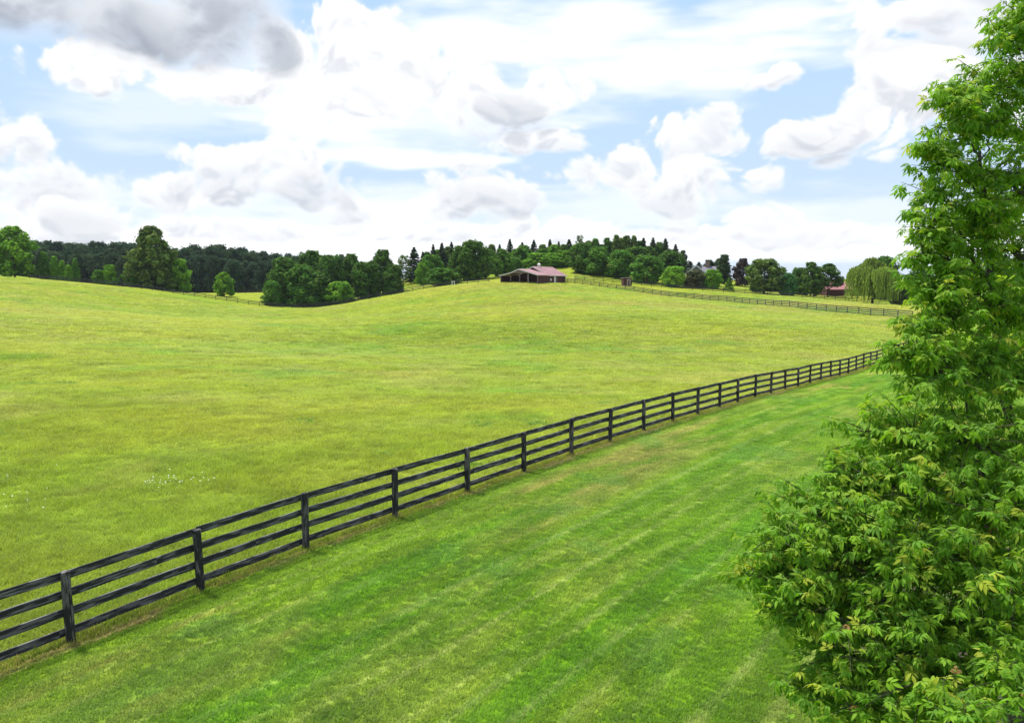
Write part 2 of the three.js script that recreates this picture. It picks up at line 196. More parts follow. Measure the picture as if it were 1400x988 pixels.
[93.9, -252, 10.75, 3.6, "round", "deep", "broadleaf_tree", "dark tree between the blue green tree and the red barn", "dark yard trees by the red roofed barn"],
[95.7, -247, 12.52, 4.24, "ragged", "deep", "broadleaf_tree", "dark tree between the blue green tree and the red barn", "dark yard trees by the red roofed barn"],
[102.55, -250, 12.13, 4.76, "ragged", "deep", "broadleaf_tree", "spreading dark tree on a clear trunk before the red roofed barn"],
[96.51, -206, 12.44, 6.48, "willow", "willow", "willow_tree", "large weeping willow with hanging branches in the far paddock"],
[116.04, -240, 13.91, 4.57, "round", "deep", "broadleaf_tree", "dark tree showing over the top of the weeping willow"],
[108.5, -216, 5.64, 2.26, "round", "dark", "shrub", "dark bluish bush beside the weeping willow"],
[124.85, -235, 11.33, 4.92, "round", "mid", "broadleaf_tree", "mid green tree glimpsed through the near leaves past the willow", "trees past the willow"],
[138.26, -240, 13.69, 5.72, "round", "deep", "broadleaf_tree", "mid green tree glimpsed through the near leaves past the willow", "trees past the willow"],
[150.7, -240, 14.14, 5.72, "round", "mid", "broadleaf_tree", "mid green tree glimpsed through the near leaves past the willow", "trees past the willow"]];
const WOODLAND = [[-260.43, -363.34, 22.33, 3.36], [-256.38, -363.43, 22.43, 3.16], [-256.71, -369.24, 20.67, 5.02], [-245.12, -361.43, 21.07, 3.32], [-240.34, -360.43, 22.19, 3.2], [-242.81, -369.91, 20.61, 5.04], [-231.34, -361.96, 22.02, 4.73], [-231.11, -370.67, 20.91, 4.31], [-223.21, -366.69, 22.33, 4.92], [-213.2, -359.84, 20.2, 4.42], [-214.81, -371.95, 21.17, 3.93], [-204.26, -361.8, 19.04, 4.89], [-203.41, -371.12, 19.42, 4.99], [-193.18, -363.62, 19.45, 4.85], [-185.15, -359.58, 19.51, 4.24], [-179.14, -357.69, 18.12, 3.52], [-176.74, -361.49, 18.49, 2.89], [-173.69, -362.49, 18.74, 4.08], [-169.21, -363.6, 19.19, 5.21], [-161.93, -361.42, 17.46, 3.27], [-158.28, -362.13, 16.88, 3.65], [-152.35, -358.62, 16.45, 4.14], [-151.62, -369.24, 18.88, 2.93], [-145.19, -362.3, 18.8, 4.28], [-138.2, -357.68, 18.3, 3.21], [-139.86, -372.28, 17.63, 4.48], [-128.87, -357.29, 16.34, 4.57], [-127.57, -369.4, 15.96, 3.48], [-122.43, -366.93, 15.24, 3.78], [-115.53, -360.06, 15.92, 4.77], [-110.68, -363.11, 15.4, 3.86], [-104.24, -357.15, 14.52, 5.12], [-101.47, -369.54, 14.97, 2.89], [-94.97, -358.55, 14.24, 3.66], [-91.0, -360.33, 13.91, 5.17], [-84.55, -359.7, 14.89, 2.93], [-80.55, -357.65, 14.59, 4.43], [-78.43, -372.96, 14.67, 3.98], [-282.5, -394.38, 26.13, 3.29], [-275.17, -389.64, 24.56, 4.04], [-265.21, -382.59, 25.87, 3.6], [-270.14, -396.23, 27.05, 4.07], [-255.94, -382.51, 25.62, 5.13], [-251.56, -385.33, 26.5, 3.63], [-246.59, -384.27, 24.64, 3.57], [-246.56, -391.05, 24.8, 3.11], [-245.97, -396.42, 26.6, 5.55], [-237.64, -393.92, 24.89, 4.67], [-226.74, -385.37, 25.82, 4.26], [-228.33, -396.79, 23.38, 5.24], [-220.64, -394.79, 23.62, 3.85], [-213.5, -390.45, 23.06, 4.64], [-205.56, -386.29, 23.36, 4.67], [-198.3, -383.19, 22.52, 5.37], [-196.6, -392.69, 22.52, 5.5], [-185.63, -384.04, 21.94, 3.09], [-181.37, -382.97, 22.34, 5.49], [-178.48, -391.11, 22.29, 3.41], [-171.84, -385.5, 20.91, 4.91], [-164.47, -382.21, 20.54, 2.98], [-166.13, -394.96, 23.58, 5.25], [-158.01, -390.81, 21.49, 5.01], [-152.5, -392.74, 23.86, 5.26], [-146.69, -394.38, 21.85, 3.83], [-137.61, -382.42, 21.85, 4.2], [-135.15, -389.82, 21.31, 3.06], [-129.52, -384.22, 20.52, 5.22], [-125.24, -390.37, 19.01, 3.91], [-121.96, -395.24, 18.0, 3.0], [-116.07, -388.1, 18.38, 3.19], [-111.46, -385.74, 18.81, 5.02], [-104.82, -383.52, 16.59, 4.24], [-102.95, -396.17, 17.8, 3.27], [-98.75, -395.73, 18.34, 4.3], [-93.44, -396.1, 19.44, 4.99], [-87.06, -395.38, 18.72, 3.48], [-80.52, -384.68, 16.95, 4.07], [-293.08, -409.39, 29.11, 5.58], [-290.76, -415.67, 28.95, 4.53], [-279.39, -407.09, 27.36, 5.66], [-277.69, -414.78, 28.27, 4.03], [-268.42, -408.21, 28.1, 5.14], [-265.18, -412.71, 27.23, 3.84], [-263.25, -417.03, 27.02, 5.28], [-253.57, -412.01, 27.92, 5.04], [-253.19, -421.58, 28.28, 5.69], [-245.07, -419.59, 26.08, 4.01], [-234.14, -409.25, 26.32, 4.86], [-232.91, -417.59, 26.72, 5.3], [-221.82, -409.3, 27.29, 3.53], [-224.01, -421.43, 27.7, 5.4], [-212.79, -412.61, 26.07, 4.19], [-208.03, -413.44, 27.29, 4.88], [-204.07, -417.47, 26.87, 5.75], [-192.24, -407.37, 25.59, 4.07], [-193.39, -420.28, 23.79, 3.22], [-190.28, -422.25, 24.03, 5.38], [-180.36, -414.92, 23.92, 3.6], [-177.78, -419.16, 23.17, 4.75], [-171.05, -417.42, 25.95, 5.84], [-163.69, -416.89, 24.33, 5.03], [-159.29, -421.85, 26.25, 5.46], [-152.36, -421.35, 24.49, 4.29], [-143.29, -410.69, 24.27, 5.11], [-141.24, -422.94, 22.83, 4.07], [-133.09, -413.41, 22.17, 5.65], [-126.26, -413.59, 21.26, 5.42], [-120.21, -415.64, 21.35, 3.2], [-115.53, -412.83, 19.75, 5.08], [-108.45, -409.5, 19.34, 5.79], [-104.74, -422.81, 18.65, 3.35], [-97.95, -412.0, 19.47, 5.71], [-90.64, -410.55, 20.49, 3.42], [-88.4, -419.45, 18.8, 5.73], [-312.77, -436.79, 29.62, 3.79], [-313.68, -444.65, 30.29, 6.13], [-308.03, -447.35, 29.16, 5.35], [-292.71, -434.52, 28.57, 4.12], [-289.29, -437.06, 30.31, 3.64], [-291.92, -447.88, 30.81, 3.71], [-284.49, -443.23, 27.81, 4.2], [-281.77, -447.24, 28.79, 5.5], [-271.07, -440.96, 28.26, 5.93], [-263.75, -440.84, 27.48, 5.39], [-259.78, -445.51, 28.81, 4.83], [-247.64, -434.69, 27.84, 4.77], [-243.89, -438.26, 27.27, 5.92], [-236.21, -437.25, 25.39, 5.35], [-227.07, -432.45, 26.72, 4.49], [-229.24, -447.36, 28.67, 5.93], [-221.01, -445.58, 27.69, 3.8], [-214.02, -440.86, 26.94, 5.77], [-204.26, -434.96, 24.65, 4.75], [-202.36, -443.3, 23.65, 5.77], [-192.92, -438.07, 23.11, 6.06], [-186.91, -441.4, 23.6, 5.84], [-181.78, -446.59, 24.89, 3.67], [-177.11, -446.35, 25.01, 4.25], [-170.09, -442.11, 27.1, 5.11], [-164.08, -442.59, 24.21, 4.1], [-158.83, -442.0, 23.44, 4.25], [-155.07, -446.27, 23.15, 4.35], [-148.44, -442.53, 22.04, 5.97], [-140.4, -440.43, 21.43, 5.4], [-131.6, -433.3, 20.91, 6.25], [-126.19, -440.73, 20.34, 5.45], [-117.97, -435.21, 20.68, 5.11], [-114.72, -446.54, 19.15, 3.56], [-110.49, -447.66, 21.41, 5.4], [-100.15, -432.01, 19.61, 5.78], [-95.33, -441.96, 19.54, 5.83]];
const CLUSTERS = [[5.51, 8.96, -8.5, 0.38], [5.39, 8.47, -8.5, 0.36], [5.65, 8.34, -8.6, 0.5], [5.77, 7.8, -8.6, 0.68], [4.42, 8.02, -8, 0.36], [4.27, 7.66, -8, 0.27], [4.74, 7.8, -8.2, 0.45], [5.19, 7.99, -8.4, 0.45], [4.21, 6.87, -7.8, 0.27], [4.14, 6.54, -7.8, 0.27], [4.67, 7.0, -8, 0.38], [5.07, 7.35, -8.2, 0.54], [5.49, 7.22, -8.3, 0.54], [4.26, 6.32, -7.7, 0.32], [4.81, 6.59, -8, 0.5], [5.27, 6.51, -8, 0.59], [4.26, 5.97, -7.5, 0.34], [4.83, 5.99, -7.8, 0.54], [5.34, 5.91, -8, 0.59], [3.7, 5.6, -7.2, 0.3], [4.03, 5.43, -7.2, 0.5], [4.63, 5.37, -7.4, 0.59], [5.2, 5.27, -7.6, 0.59], [3.3, 4.87, -7, 0.36], [3.72, 4.87, -7, 0.55], [4.2, 4.8, -7, 0.65], [4.85, 4.69, -7.2, 0.65], [3.26, 4.47, -6.7, 0.45], [2.61, 4.26, -6.5, 0.42], [3.61, 4.36, -6.6, 0.6], [4.13, 4.29, -6.6, 0.65], [4.65, 4.24, -6.8, 0.6], [2.24, 4.06, -6.4, 0.36], [2.06, 3.78, -6.3, 0.26], [2.46, 3.84, -6.3, 0.45], [2.84, 3.94, -6.2, 0.55], [3.33, 3.91, -6.2, 0.55], [3.82, 3.88, -6.2, 0.6], [4.16, 3.85, -6.2, 0.5], [2.3, 3.51, -6.1, 0.38], [2.72, 3.5, -6, 0.5], [3.19, 3.5, -6, 0.5], [3.61, 3.5, -6, 0.45], [2.31, 2.96, -5.9, 0.26], [2.59, 3.0, -5.6, 0.36], [2.95, 3.21, -5.5, 0.42], [3.39, 3.27, -5.6, 0.4], [3.56, 3.37, -5.3, 0.45], [3.0, 3.22, -5.0, 0.35], [2.71, 2.92, -5.3, 0.4], [3.95, 3.53, -5.8, 0.45], [2.83, 4.1, -6.4, 0.5], [3.03, 3.68, -6.0, 0.5], [2.58, 3.18, -6.0, 0.36], [3.07, 3.29, -5.8, 0.42], [2.3, 3.69, -6.2, 0.34], [3.04, 4.57, -6.8, 0.3], [4.36, 7.44, -8, 0.27], [4.67, 8.21, -8.2, 0.29], [4.99, 8.34, -8.3, 0.32], [4.23, 7.15, -7.9, 0.23], [4.34, 6.65, -7.8, 0.31], [4.12, 6.2, -7.7, 0.23], [5.15, 8.78, -8.4, 0.32], [5.33, 9.11, -8.4, 0.32], [4.7, 7.38, -8.1, 0.36], [4.83, 6.89, -8.0, 0.41], [4.55, 8.0, -8.1, 0.27], [3.96, 5.86, -7.4, 0.25], [5.79, 7.01, -9.6, 0.81], [6.54, 5.93, -9.8, 0.9], [5.86, 5.4, -9.4, 0.72], [5.23, 4.39, -9.0, 0.9], [6.26, 3.98, -9.2, 1.0], [4.58, 3.51, -8.4, 0.8], [5.56, 2.92, -8.6, 0.9], [6.46, 8.55, -8.8, 0.81], [6.46, 7.25, -8.6, 0.9], [6.48, 5.97, -8.4, 0.99], [6.27, 4.59, -8, 1.1], [5.65, 3.54, -7.4, 1.0], [5.19, 2.74, -6.6, 0.9], [8.23, 7.01, -9.6, 1.08], [8.5, 5.04, -9.4, 1.08], [7.81, 3.31, -9, 1.1], [6.06, 9.36, -8.9, 0.72], [6.39, 10.33, -9, 0.81], [5.94, 10.01, -8.8, 0.54], [7.28, 9.34, -9.3, 0.9]];
const BARN = [2.02, 6.25, -222];
const HUT = [35.31, 5.13, -238];
const HOUSE = [62.58, 5.26, -262];
const RED_BARN = [113.51, 1.76, -264];
const STAND = [-17.78, 5.14, -234.5];
const MOUND = [75.22, 6.25, -262];
const FLOWERS = [-12.1, -1.07, -27.5];
const FLOWERS2 = [-16.6, -1.16, -25];

// ---------------------------------------------------------------- small tools
const used = new Map();
function numbered(name) { const n = used.get(name) ?? 0; used.set(name, n + 1); return n ? name + '_' + String(n).padStart(3, '0') : name; }
function shade(o) { o.castShadow = true; o.receiveShadow = true; return o; }
function part(name, geometry, material, parent, kind) { const m = shade(new THREE.Mesh(geometry, material)); m.name = name; parent.add(m); if (kind) m.userData.kind = kind; return m; }
function structure(name, geometry, material) { const m = part(name, geometry, material, scene); m.userData.kind = 'structure'; return m; }
function thing(name, label, category, [x, y, z] = [0, 0, 0], turn = 0, group) {
  const o = new THREE.Group(); o.name = numbered(name); o.position.set(x, y, z); o.rotation.y = turn; o.userData = { label, category };
  if (group) o.userData.group = group;
  scene.add(o); return o;
}
const box = (w, h, d, x = 0, y = 0, z = 0, ry = 0, rz = 0) => { const g = new THREE.BoxGeometry(w, h, d); if (rz) g.rotateZ(rz); if (ry) g.rotateY(ry); return g.translate(x, y, z); };
const mat = (r, g, b, roughness = 0.9, extra = {}) => new THREE.MeshStandardMaterial({ color: new THREE.Color(r, g, b), roughness, ...extra });
function texture(w, h, f, srgb = true, wrap = THREE.RepeatWrapping) {
  const d = new Uint8Array(w * h * 4);
  for (let y = 0, o = 0; y < h; y++) for (let x = 0; x < w; x++, o += 4) { const c = f(x / w, y / h, x, y); for (let k = 0; k < 3; k++) d[o + k] = clamp(c[k]) * 255; d[o + 3] = 255; }
  const t = new THREE.DataTexture(d, w, h); t.wrapS = t.wrapT = wrap; t.magFilter = THREE.LinearFilter; t.minFilter = THREE.LinearMipmapLinearFilter; t.generateMipmaps = true;
  if (srgb) t.colorSpace = THREE.SRGBColorSpace; t.needsUpdate = true; return t;
}
const toS = (c) => c <= 0.0031308 ? c * 12.92 : 1.055 * Math.pow(c, 1 / 2.4) - 0.055;
function geometryOf(pos, idx, extra = {}) {
  const g = new THREE.BufferGeometry(); g.setAttribute('position', new THREE.Float32BufferAttribute(pos, 3));
  if (extra.uv) g.setAttribute('uv', new THREE.Float32BufferAttribute(extra.uv, 2)); if (extra.color) g.setAttribute('color', new THREE.Float32BufferAttribute(extra.color, 3));
  if (idx) g.setIndex(idx); g.computeVertexNormals(); return g;
}
// a tapered, bent round limb through points [x, y, z, radius]
function limb(points, sides = 6) {
  const pos = [], idx = [], uv = [], up = new THREE.Vector3(), d = new THREE.Vector3(), a = new THREE.Vector3(), b = new THREE.Vector3(); let len = 0;
  points.forEach(([x, y, z, r], i) => {
    const p = points[Math.max(0, i - 1)], q = points[Math.min(points.length - 1, i + 1)];
    d.set(q[0] - p[0], q[1] - p[1], q[2] - p[2]).normalize(); up.set(0, 0, 1); if (Math.abs(d.z) > 0.9) up.set(1, 0, 0);
    a.crossVectors(d, up).normalize(); b.crossVectors(d, a);
    if (i) len += Math.hypot(x - p[0], y - p[1], z - p[2]);
    for (let k = 0; k <= sides; k++) { const t = k / sides * Math.PI * 2, c = Math.cos(t) * r, s = Math.sin(t) * r; pos.push(x + a.x * c + b.x * s, y + a.y * c + b.y * s, z + a.z * c + b.z * s); uv.push(k / sides, len); }
    if (i) for (let k = 0; k < sides; k++) { const u = (i - 1) * (sides + 1) + k, v = u + sides + 1; idx.push(u, u + 1, v, v, u + 1, v + 1); }
  });
  return geometryOf(pos, idx, { uv });
}

// ---------------------------------------------------------------- terrain
const height = (() => {
  const P = TERRAIN, n = P.length, N = n + 3, M = [], R = [], phi = (r2) => r2 > 1e-9 ? 0.5 * r2 * Math.log(r2) : 0, K = 1 / 100;
  for (let i = 0; i < n; i++) { const row = new Float64Array(N + 1); for (let j = 0; j < n; j++) row[j] = phi(((P[i][0] - P[j][0]) * K) ** 2 + ((P[i][2] - P[j][2]) * K) ** 2); row[i] += 0.0015; row[n] = 1; row[n + 1] = P[i][0] * K; row[n + 2] = P[i][2] * K; row[N] = P[i][1]; M.push(row); }
  for (let k = 0; k < 3; k++) { const row = new Float64Array(N + 1); for (let j = 0; j < n; j++) row[j] = k === 0 ? 1 : k === 1 ? P[j][0] * K : P[j][2] * K; M.push(row); }
  for (let c = 0; c < N; c++) { let p = c; for (let r = c + 1; r < N; r++) if (Math.abs(M[r][c]) > Math.abs(M[p][c])) p = r; [M[c], M[p]] = [M[p], M[c]]; for (let r = 0; r < N; r++) if (r !== c) { const f = M[r][c] / M[c][c]; if (f) for (let k = c; k <= N; k++) M[r][k] -= f * M[c][k]; } }
  for (let i = 0; i < N; i++) R.push(M[i][N] / M[i][i]);
  return (x, z) => {
    let y = R[n] + R[n + 1] * x * K + R[n + 2] * z * K;
    for (let i = 0; i < n; i++) { const dx = (x - P[i][0]) * K, dz = (z - P[i][2]) * K, r2 = dx * dx + dz * dz; if (r2 > 1e-9) y += R[i] * 0.5 * r2 * Math.log(r2); }
    const r = Math.hypot(x, z + 150), away = smooth(330, 620, r);
    y = lerp(y, 7 + 5 * fbm2(x / 160, z / 160, 3), away);
    y += 0.9 * Math.exp(-(((x - 6) / 26) ** 2) - ((z + 122) / 17) ** 2) - 0.9 * Math.exp(-(((x + 14) / 24) ** 2) - ((z + 90) / 15) ** 2);   // the knoll below the barn, and the swale in front of it
    return y + fbm2(x / 17 + 4, z / 17, 3) * 0.34 * smooth(18, 60, -z + Math.abs(x) * 0.2) * (1 - away);
  };
})();

// the board fence by the lawn runs straight: A is its post nearest the house
const A = [-8.09, -13.08], SPAN = 2.9, UX = 1.6976 / 2.9003, UZ = -2.3516 / 2.9003, VX = -UZ, VZ = UX;   // U along the fence, V towards the lawn
const along = (x, z) => (x - A[0]) * UX + (z - A[1]) * UZ, across = (x, z) => (x - A[0]) * VX + (z - A[1]) * VZ;

// colours of the turf (base colours, linear)
function mix3(a, b, t) { return [lerp(a[0], b[0], t), lerp(a[1], b[1], t), lerp(a[2], b[2], t)]; }
const YELLOW = [0.215, 0.243, 0.021], GREEN = [0.138, 0.218, 0.015], STRAW = [0.275, 0.245, 0.065], RUST = [0.22, 0.17, 0.045], LUSH = [0.08, 0.205, 0.012];
function pastureColor(x, z) {
  const a = fbm2(x / 24 + 1, z / 17 + 3, 4), b = fbm2(x / 6 + 9, z / 5 + 2, 4), c = fbm2(x / 40 + 20, z / 26, 3), d = fbm2(x / 1.7, z / 1.6 + 40, 3), e = fbm2(x / 0.6 + 11, z / 0.6, 2);
  let k = mix3(YELLOW, GREEN, clamp(0.32 + a * 0.75 + b * 0.5));
  k = mix3(k, STRAW, clamp(smooth(0.02, 0.42, b + c * 0.6) * 0.36));
  k = mix3(k, RUST, smooth(0.2, 0.5, c + d * 0.35) * 0.24);
  k = mix3(k, LUSH, smooth(0.28, 0.5, fbm2(x / 8 + 70, z / 7 + 31, 4)) * 0.4);
  const v = (1 + d * 0.24) * (1 + e * 0.26); return [k[0] * v, k[1] * v, k[2] * v];
}
const LAWN_A = [0.094, 0.205, 0.008], LAWN_B = [0.136, 0.222, 0.011], DRY = [0.25, 0.215, 0.065], CLOVER = [0.085, 0.185, 0.026], CLIP = [0.31, 0.34, 0.12];
const PASSES = []; { const q = rng(17); for (let v = 1.0; v < 30; v += 0.42 + q() * 0.5) PASSES.push([v, 0.045 + q() * 0.06, 0.3 + 0.6 * q(), q() * 50]); }   // mower passes: [metres from the fence, half width, how thick the clippings lie, where along they start]
const passesBy = [...Array(64).keys()].map((k) => PASSES.filter((p) => Math.abs(p[0] - (k + 0.5)) < 1.0)), passesNear = (v) => passesBy[clamp(Math.floor(v), 0, 63)];
const bands = []; for (let i = 0, v = 0.9; i < 40; i++) { v += 0.5 + 0.5 * Math.abs(VAL[i]); bands.push(v); }
function lawnColor(s, v) {
  const a = fbm2(s / 11 + 2, v / 4 + 8, 4), b = fbm2(s / 1.2 + 5, v / 0.45, 4), c = fbm2(s / 7 + 40, v / 1.6 + 2, 4);
  const w = v + 0.12 * n2(s / 14, v / 5) + 0.03 * n2(s / 2, v);
  let band = 0; while (band < 39 && bands[band] < w) band++;
  let k = mix3(LAWN_A, LAWN_B, clamp(0.42 + a * 0.6 + b * 0.5 + 0.5 * VAL[band + 60]));
  k = mix3(k, DRY, smooth(0.2, 0.5, c + b * 0.4) * 0.22);
  let st = 0; for (const [at, wd, q, o] of passesNear(v)) { const e = (w - at) / wd; if (e * e < 6) st += q * Math.exp(-e * e) * clamp(0.66 + 0.6 * n2(s / 12 + o, at)); }
  k = mix3(k, CLIP, clamp(st * clamp(0.85 + 0.8 * b)) * 0.74);
  k = mix3(k, DRY, smooth(0.0, 0.3, fbm2(s / 7 + 60, v / 1.2 + 1, 4) + b * 0.2 - 0.004 * s) * 0.62 * smooth(4.4, 2.6, v) * smooth(0.6, 1.4, v));   // thin turf a little way out from the boards
  k = mix3(k, CLOVER, smooth(0.28, 0.44, fbm2(s / 1.9 + 90, v / 1.5 + 60, 4) + b * 0.2) * 0.5);
  k = mix3(k, [0.34, 0.255, 0.11], smooth(0.34, 0.10, v + b * 0.4 + 0.12 * n2(s / 1.3, 3)) * 0.75);                             // sprayed strip under the boards
  const q = 1 + b * 0.35; return [k[0] * q, k[1] * q, k[2] * q];
}

const grainTex = texture(1024, 1024, (() => {
  const L = new Float32Array(1024 * 1024), r = rng(5);
  for (let k = 0; k < 90000; k++) {                                       // short blades lying every way
    let x = r() * 1024, y = r() * 1024; const t = r() * 7, l = 5 + r() * 13, c = Math.cos(t), s = Math.sin(t), v = (r() - 0.5) * 1.5;
    for (let i = 0; i < l; i++, x += c, y += s) L[((y & 1023) << 10) + (x & 1023)] = v;
  }
  return (u, v, x, y) => { const k = toS(clamp(0.62 + 0.22 * L[y * 1024 + x] + 0.2 * fbm2(0.1 + 24 * Math.abs(u - 0.5), 24 * Math.abs(v - 0.5) + 7, 3), 0.15, 1)); return [k, k, k]; };
})());
const grainMean = 0.62;

{
  const axis = (from, to) => { const out = [0]; for (let t = 0; t < to;) { t += Math.max(0.8, 0.016 * t); out.push(t); } const neg = []; for (let t = 0; t < -from;) { t += Math.max(0.8, 0.016 * t); neg.push(-t); } return [...neg.reverse(), ...out]; };
  const xs = axis(-1500, 1500), zs = axis(-1800, 120), pos = [], idx = [], uv = [], col = [];
  for (const z of zs) for (const x of xs) { pos.push(x, height(x, z), z); uv.push(x / 6, z / 6); const c = pastureColor(x, z), sprayed = smooth(0.75, 0.2, Math.abs(across(x, z) + 0.2)) * 0.5, k = mix3(c, [0.3, 0.25, 0.09], sprayed); col.push(k[0] / grainMean, k[1] / grainMean, k[2] / grainMean); }
  for (let j = 0; j + 1 < zs.length; j++) for (let i = 0; i + 1 < xs.length; i++) { const a = j * xs.length + i, b = a + xs.length; idx.push(a, b, a + 1, a + 1, b, b + 1); }
  structure('ground', geometryOf(pos, idx, { uv, color: col }), new THREE.MeshPhysicalMaterial({ map: grainTex, bumpMap: grainTex, bumpScale: 0.05, vertexColors: true, roughness: 1, specularIntensity: 0.1 }));
}
{
  const pos = [], idx = [], uv = [], S0 = -30, S1 = 190, V1 = 60, ns = 230, nv = 70;
  for (let j = 0; j <= nv; j++) for (let i = 0; i <= ns; i++) { const s = lerp(S0, S1, i / ns), v = 0.02 + V1 * (j / nv) ** 1.3, x = A[0] + UX * s + VX * v, z = A[1] + UZ * s + VZ * v; pos.push(x, height(x, z) + 0.035, z); uv.push((s + 30) / 110, v / 36); }
  for (let j = 0; j < nv; j++) for (let i = 0; i < ns; i++) { const a = j * (ns + 1) + i, b = a + ns + 1; idx.push(a, a + 1, b, a + 1, b + 1, b); }
  const g = rng(8), L = new Float32Array(2048 * 2048).map(() => g() - 0.5);
  const t = texture(2048, 2048, (u, v, x, y) => { const c = lawnColor(u * 110 - 30, v * 36), n = 1 + L[y * 2048 + x] * 0.5; return [toS(c[0] * n), toS(c[1] * n), toS(c[2] * n)]; }, true, THREE.MirroredRepeatWrapping);
  structure('lawn', geometryOf(pos, idx, { uv }), new THREE.MeshPhysicalMaterial({ map: t, roughness: 1, specularIntensity: 0.1 }));
}
console.log('ground done');

// ---------------------------------------------------------------- grass, too fine to count
function tuft(seed, blades, r, h0, h1, wide, bend) {
  const q = rng(seed), pos = [], idx = [], col = [];
  for (let i = 0; i < blades; i++) {
    const a = q() * 6.283, d = Math.sqrt(q()) * r, x = Math.cos(a) * d, z = Math.sin(a) * d, t = q() * 6.283, h = lerp(h0, h1, q()), w = wide * (0.7 + q() * 0.6), lx = Math.cos(t), lz = Math.sin(t), b = bend * h * (0.3 + q());
    const k = 0.84 + q() * 0.32, o = pos.length / 3, cx = -lz * w / 2, cz = lx * w / 2;
    pos.push(x - cx, -0.01, z - cz, x + cx, -0.01, z + cz, x + lx * b * 0.4 - cx * 0.8, h * 0.6, z + lz * b * 0.4 - cz * 0.8, x + lx * b * 0.4 + cx * 0.8, h * 0.6, z + lz * b * 0.4 + cz * 0.8, x + lx * b, h, z + lz * b);
    for (let j = 0; j < 5; j++) col.push(k, k, k);
    idx.push(o, o + 1, o + 2, o + 1, o + 3, o + 2, o + 2, o + 3, o + 4);
  }
  return geometryOf(pos, idx, { color: col });
}
const grassMat = new THREE.MeshPhysicalMaterial({ color: 0xffffff, vertexColors: true, roughness: 0.95, transmission: 0.45, thickness: 0, side: THREE.DoubleSide, specularIntensity: 0.4 });
function scatter(name, geometry, places, material = grassMat) {
  const m = shade(new THREE.InstancedMesh(geometry, material, places.length)), M = new THREE.Matrix4(), Q = new THREE.Quaternion(), Y = new THREE.Vector3(0, 1, 0), c = new THREE.Color();
  places.forEach(([x, y, z, turn, s, sy, k], i) => { m.setMatrixAt(i, M.compose(new THREE.Vector3(x, y, z), Q.setFromAxisAngle(Y, turn), new THREE.Vector3(s, sy, s))); m.setColorAt(i, c.setRGB(k[0], k[1], k[2])); });
  m.name = name; m.userData = { kind: 'stuff' }; scene.add(m); return m;
}
const BLADE = 1.75;   // blades stand upright and shade each other; leaf tissue itself is paler than the turf it makes
{
  const q = rng(21), lawn = [], field = [];
  for (let k = 0; k < 900000 && lawn.length < 170000; k++) {
    const d = 7 + 55 * q() ** 1.4, x = (q() - 0.5) * 2 * (d * 0.72 + 4), z = -d, v = across(x, z); if (v < 0.05 || v > 45) continue;
    
    const c = lawnColor(along(x, z), v), e = 0.8 + q() * 0.45, f = clamp(d / 18, 0.75, 1.3); lawn.push([x, height(x, z) + 0.035, z, q() * 6.28, f * (0.85 + q() * 0.3), 0.8 + q() * 0.5, c.map((t) => t * BLADE * e)]);
  }
  for (let k = 0; k < 900000 && field.length < 120000; k++) {
    const d = 12 + 215 * q() ** 2.1, x = (q() - 0.5) * 2 * (d * 0.72 + 5), z = -d, v = across(x, z); if (v > -0.05) continue; if (d > 90 && x > 0.5 * d) continue;
    const c = pastureColor(x, z), e = 0.75 + q() * 0.5, f = clamp(d / 26, 0.8, 3.4), tall = 0.6 + 0.8 * clamp(0.5 + fbm2(x / 3, z / 2.4, 3)); field.push([x, height(x, z), z, q() * 6.28, f * (0.8 + q() * 0.4), tall * (0.8 + 0.2 * f), c.map((t) => t * BLADE * e)]);
  }
  for (let k = 0; k < 5200; k++) {                                    // uncut fringe under the boards
    const s = -9 + 100 * q() ** 1.6, v = -0.5 + 0.62 * q(), x = A[0] + UX * s + VX * v, z = A[1] + UZ * s + VZ * v, dry = q(), c = dry < 0.45 ? [0.26, 0.235, 0.05] : pastureColor(x, z), e = 0.8 + q() * 0.5;
    field.push([x, height(x, z), z, q() * 6.28, 0.5 + 0.3 * q(), 0.8 + 1.1 * q() ** 2, c.map((t) => t * BLADE * e)]);
  }
  console.log('tufts', lawn.length, field.length);
  scatter('lawn_grass', tuft(1, 16, 0.095, 0.025, 0.05, 0.012, 1.5), lawn);
  scatter('pasture_grass', tuft(2, 22, 0.24, 0.07, 0.15, 0.017, 1.3), field);
}

// ---------------------------------------------------------------- fences
const grain = (dark, pale, warm, amount, seed) => texture(1024, 128, (u, v) => {
  const g = fbm2(u * 12 + seed, v * 30, 3), w = fbm2(u * 9 + seed * 3, v * 3 + 9, 4), f = fbm2(u * 60 + seed, v * 30, 2), worn = smooth(0.05, 0.4, w + g * 0.6) * amount;
  const k = mix3(mix3(dark, pale, clamp(worn + 0.05 * g)), warm, smooth(0.22, 0.45, w * 0.6 + f * 0.8) * 0.22 * amount), n = 1 + 0.5 * g + 0.3 * f;
  return [toS(k[0] * n), toS(k[1] * n), toS(k[2] * n)];
});
const boardMats = [1, 2, 3].map((s) => { const t = grain([0.010, 0.010, 0.015], [0.14, 0.135, 0.15], [0.16, 0.125, 0.10], 0.6 + 0.12 * s, s * 4.7); return new THREE.MeshStandardMaterial({ map: t, bumpMap: t, bumpScale: 0.004, roughness: 0.8 }); });
const postMats = [4, 5].map((s) => { const t = grain([0.010, 0.010, 0.012], [0.12, 0.112, 0.115], [0.17, 0.13, 0.10], 0.85, s * 3.3); return new THREE.MeshStandardMaterial({ map: t, bumpMap: t, bumpScale: 0.008, roughness: 0.85 }); });
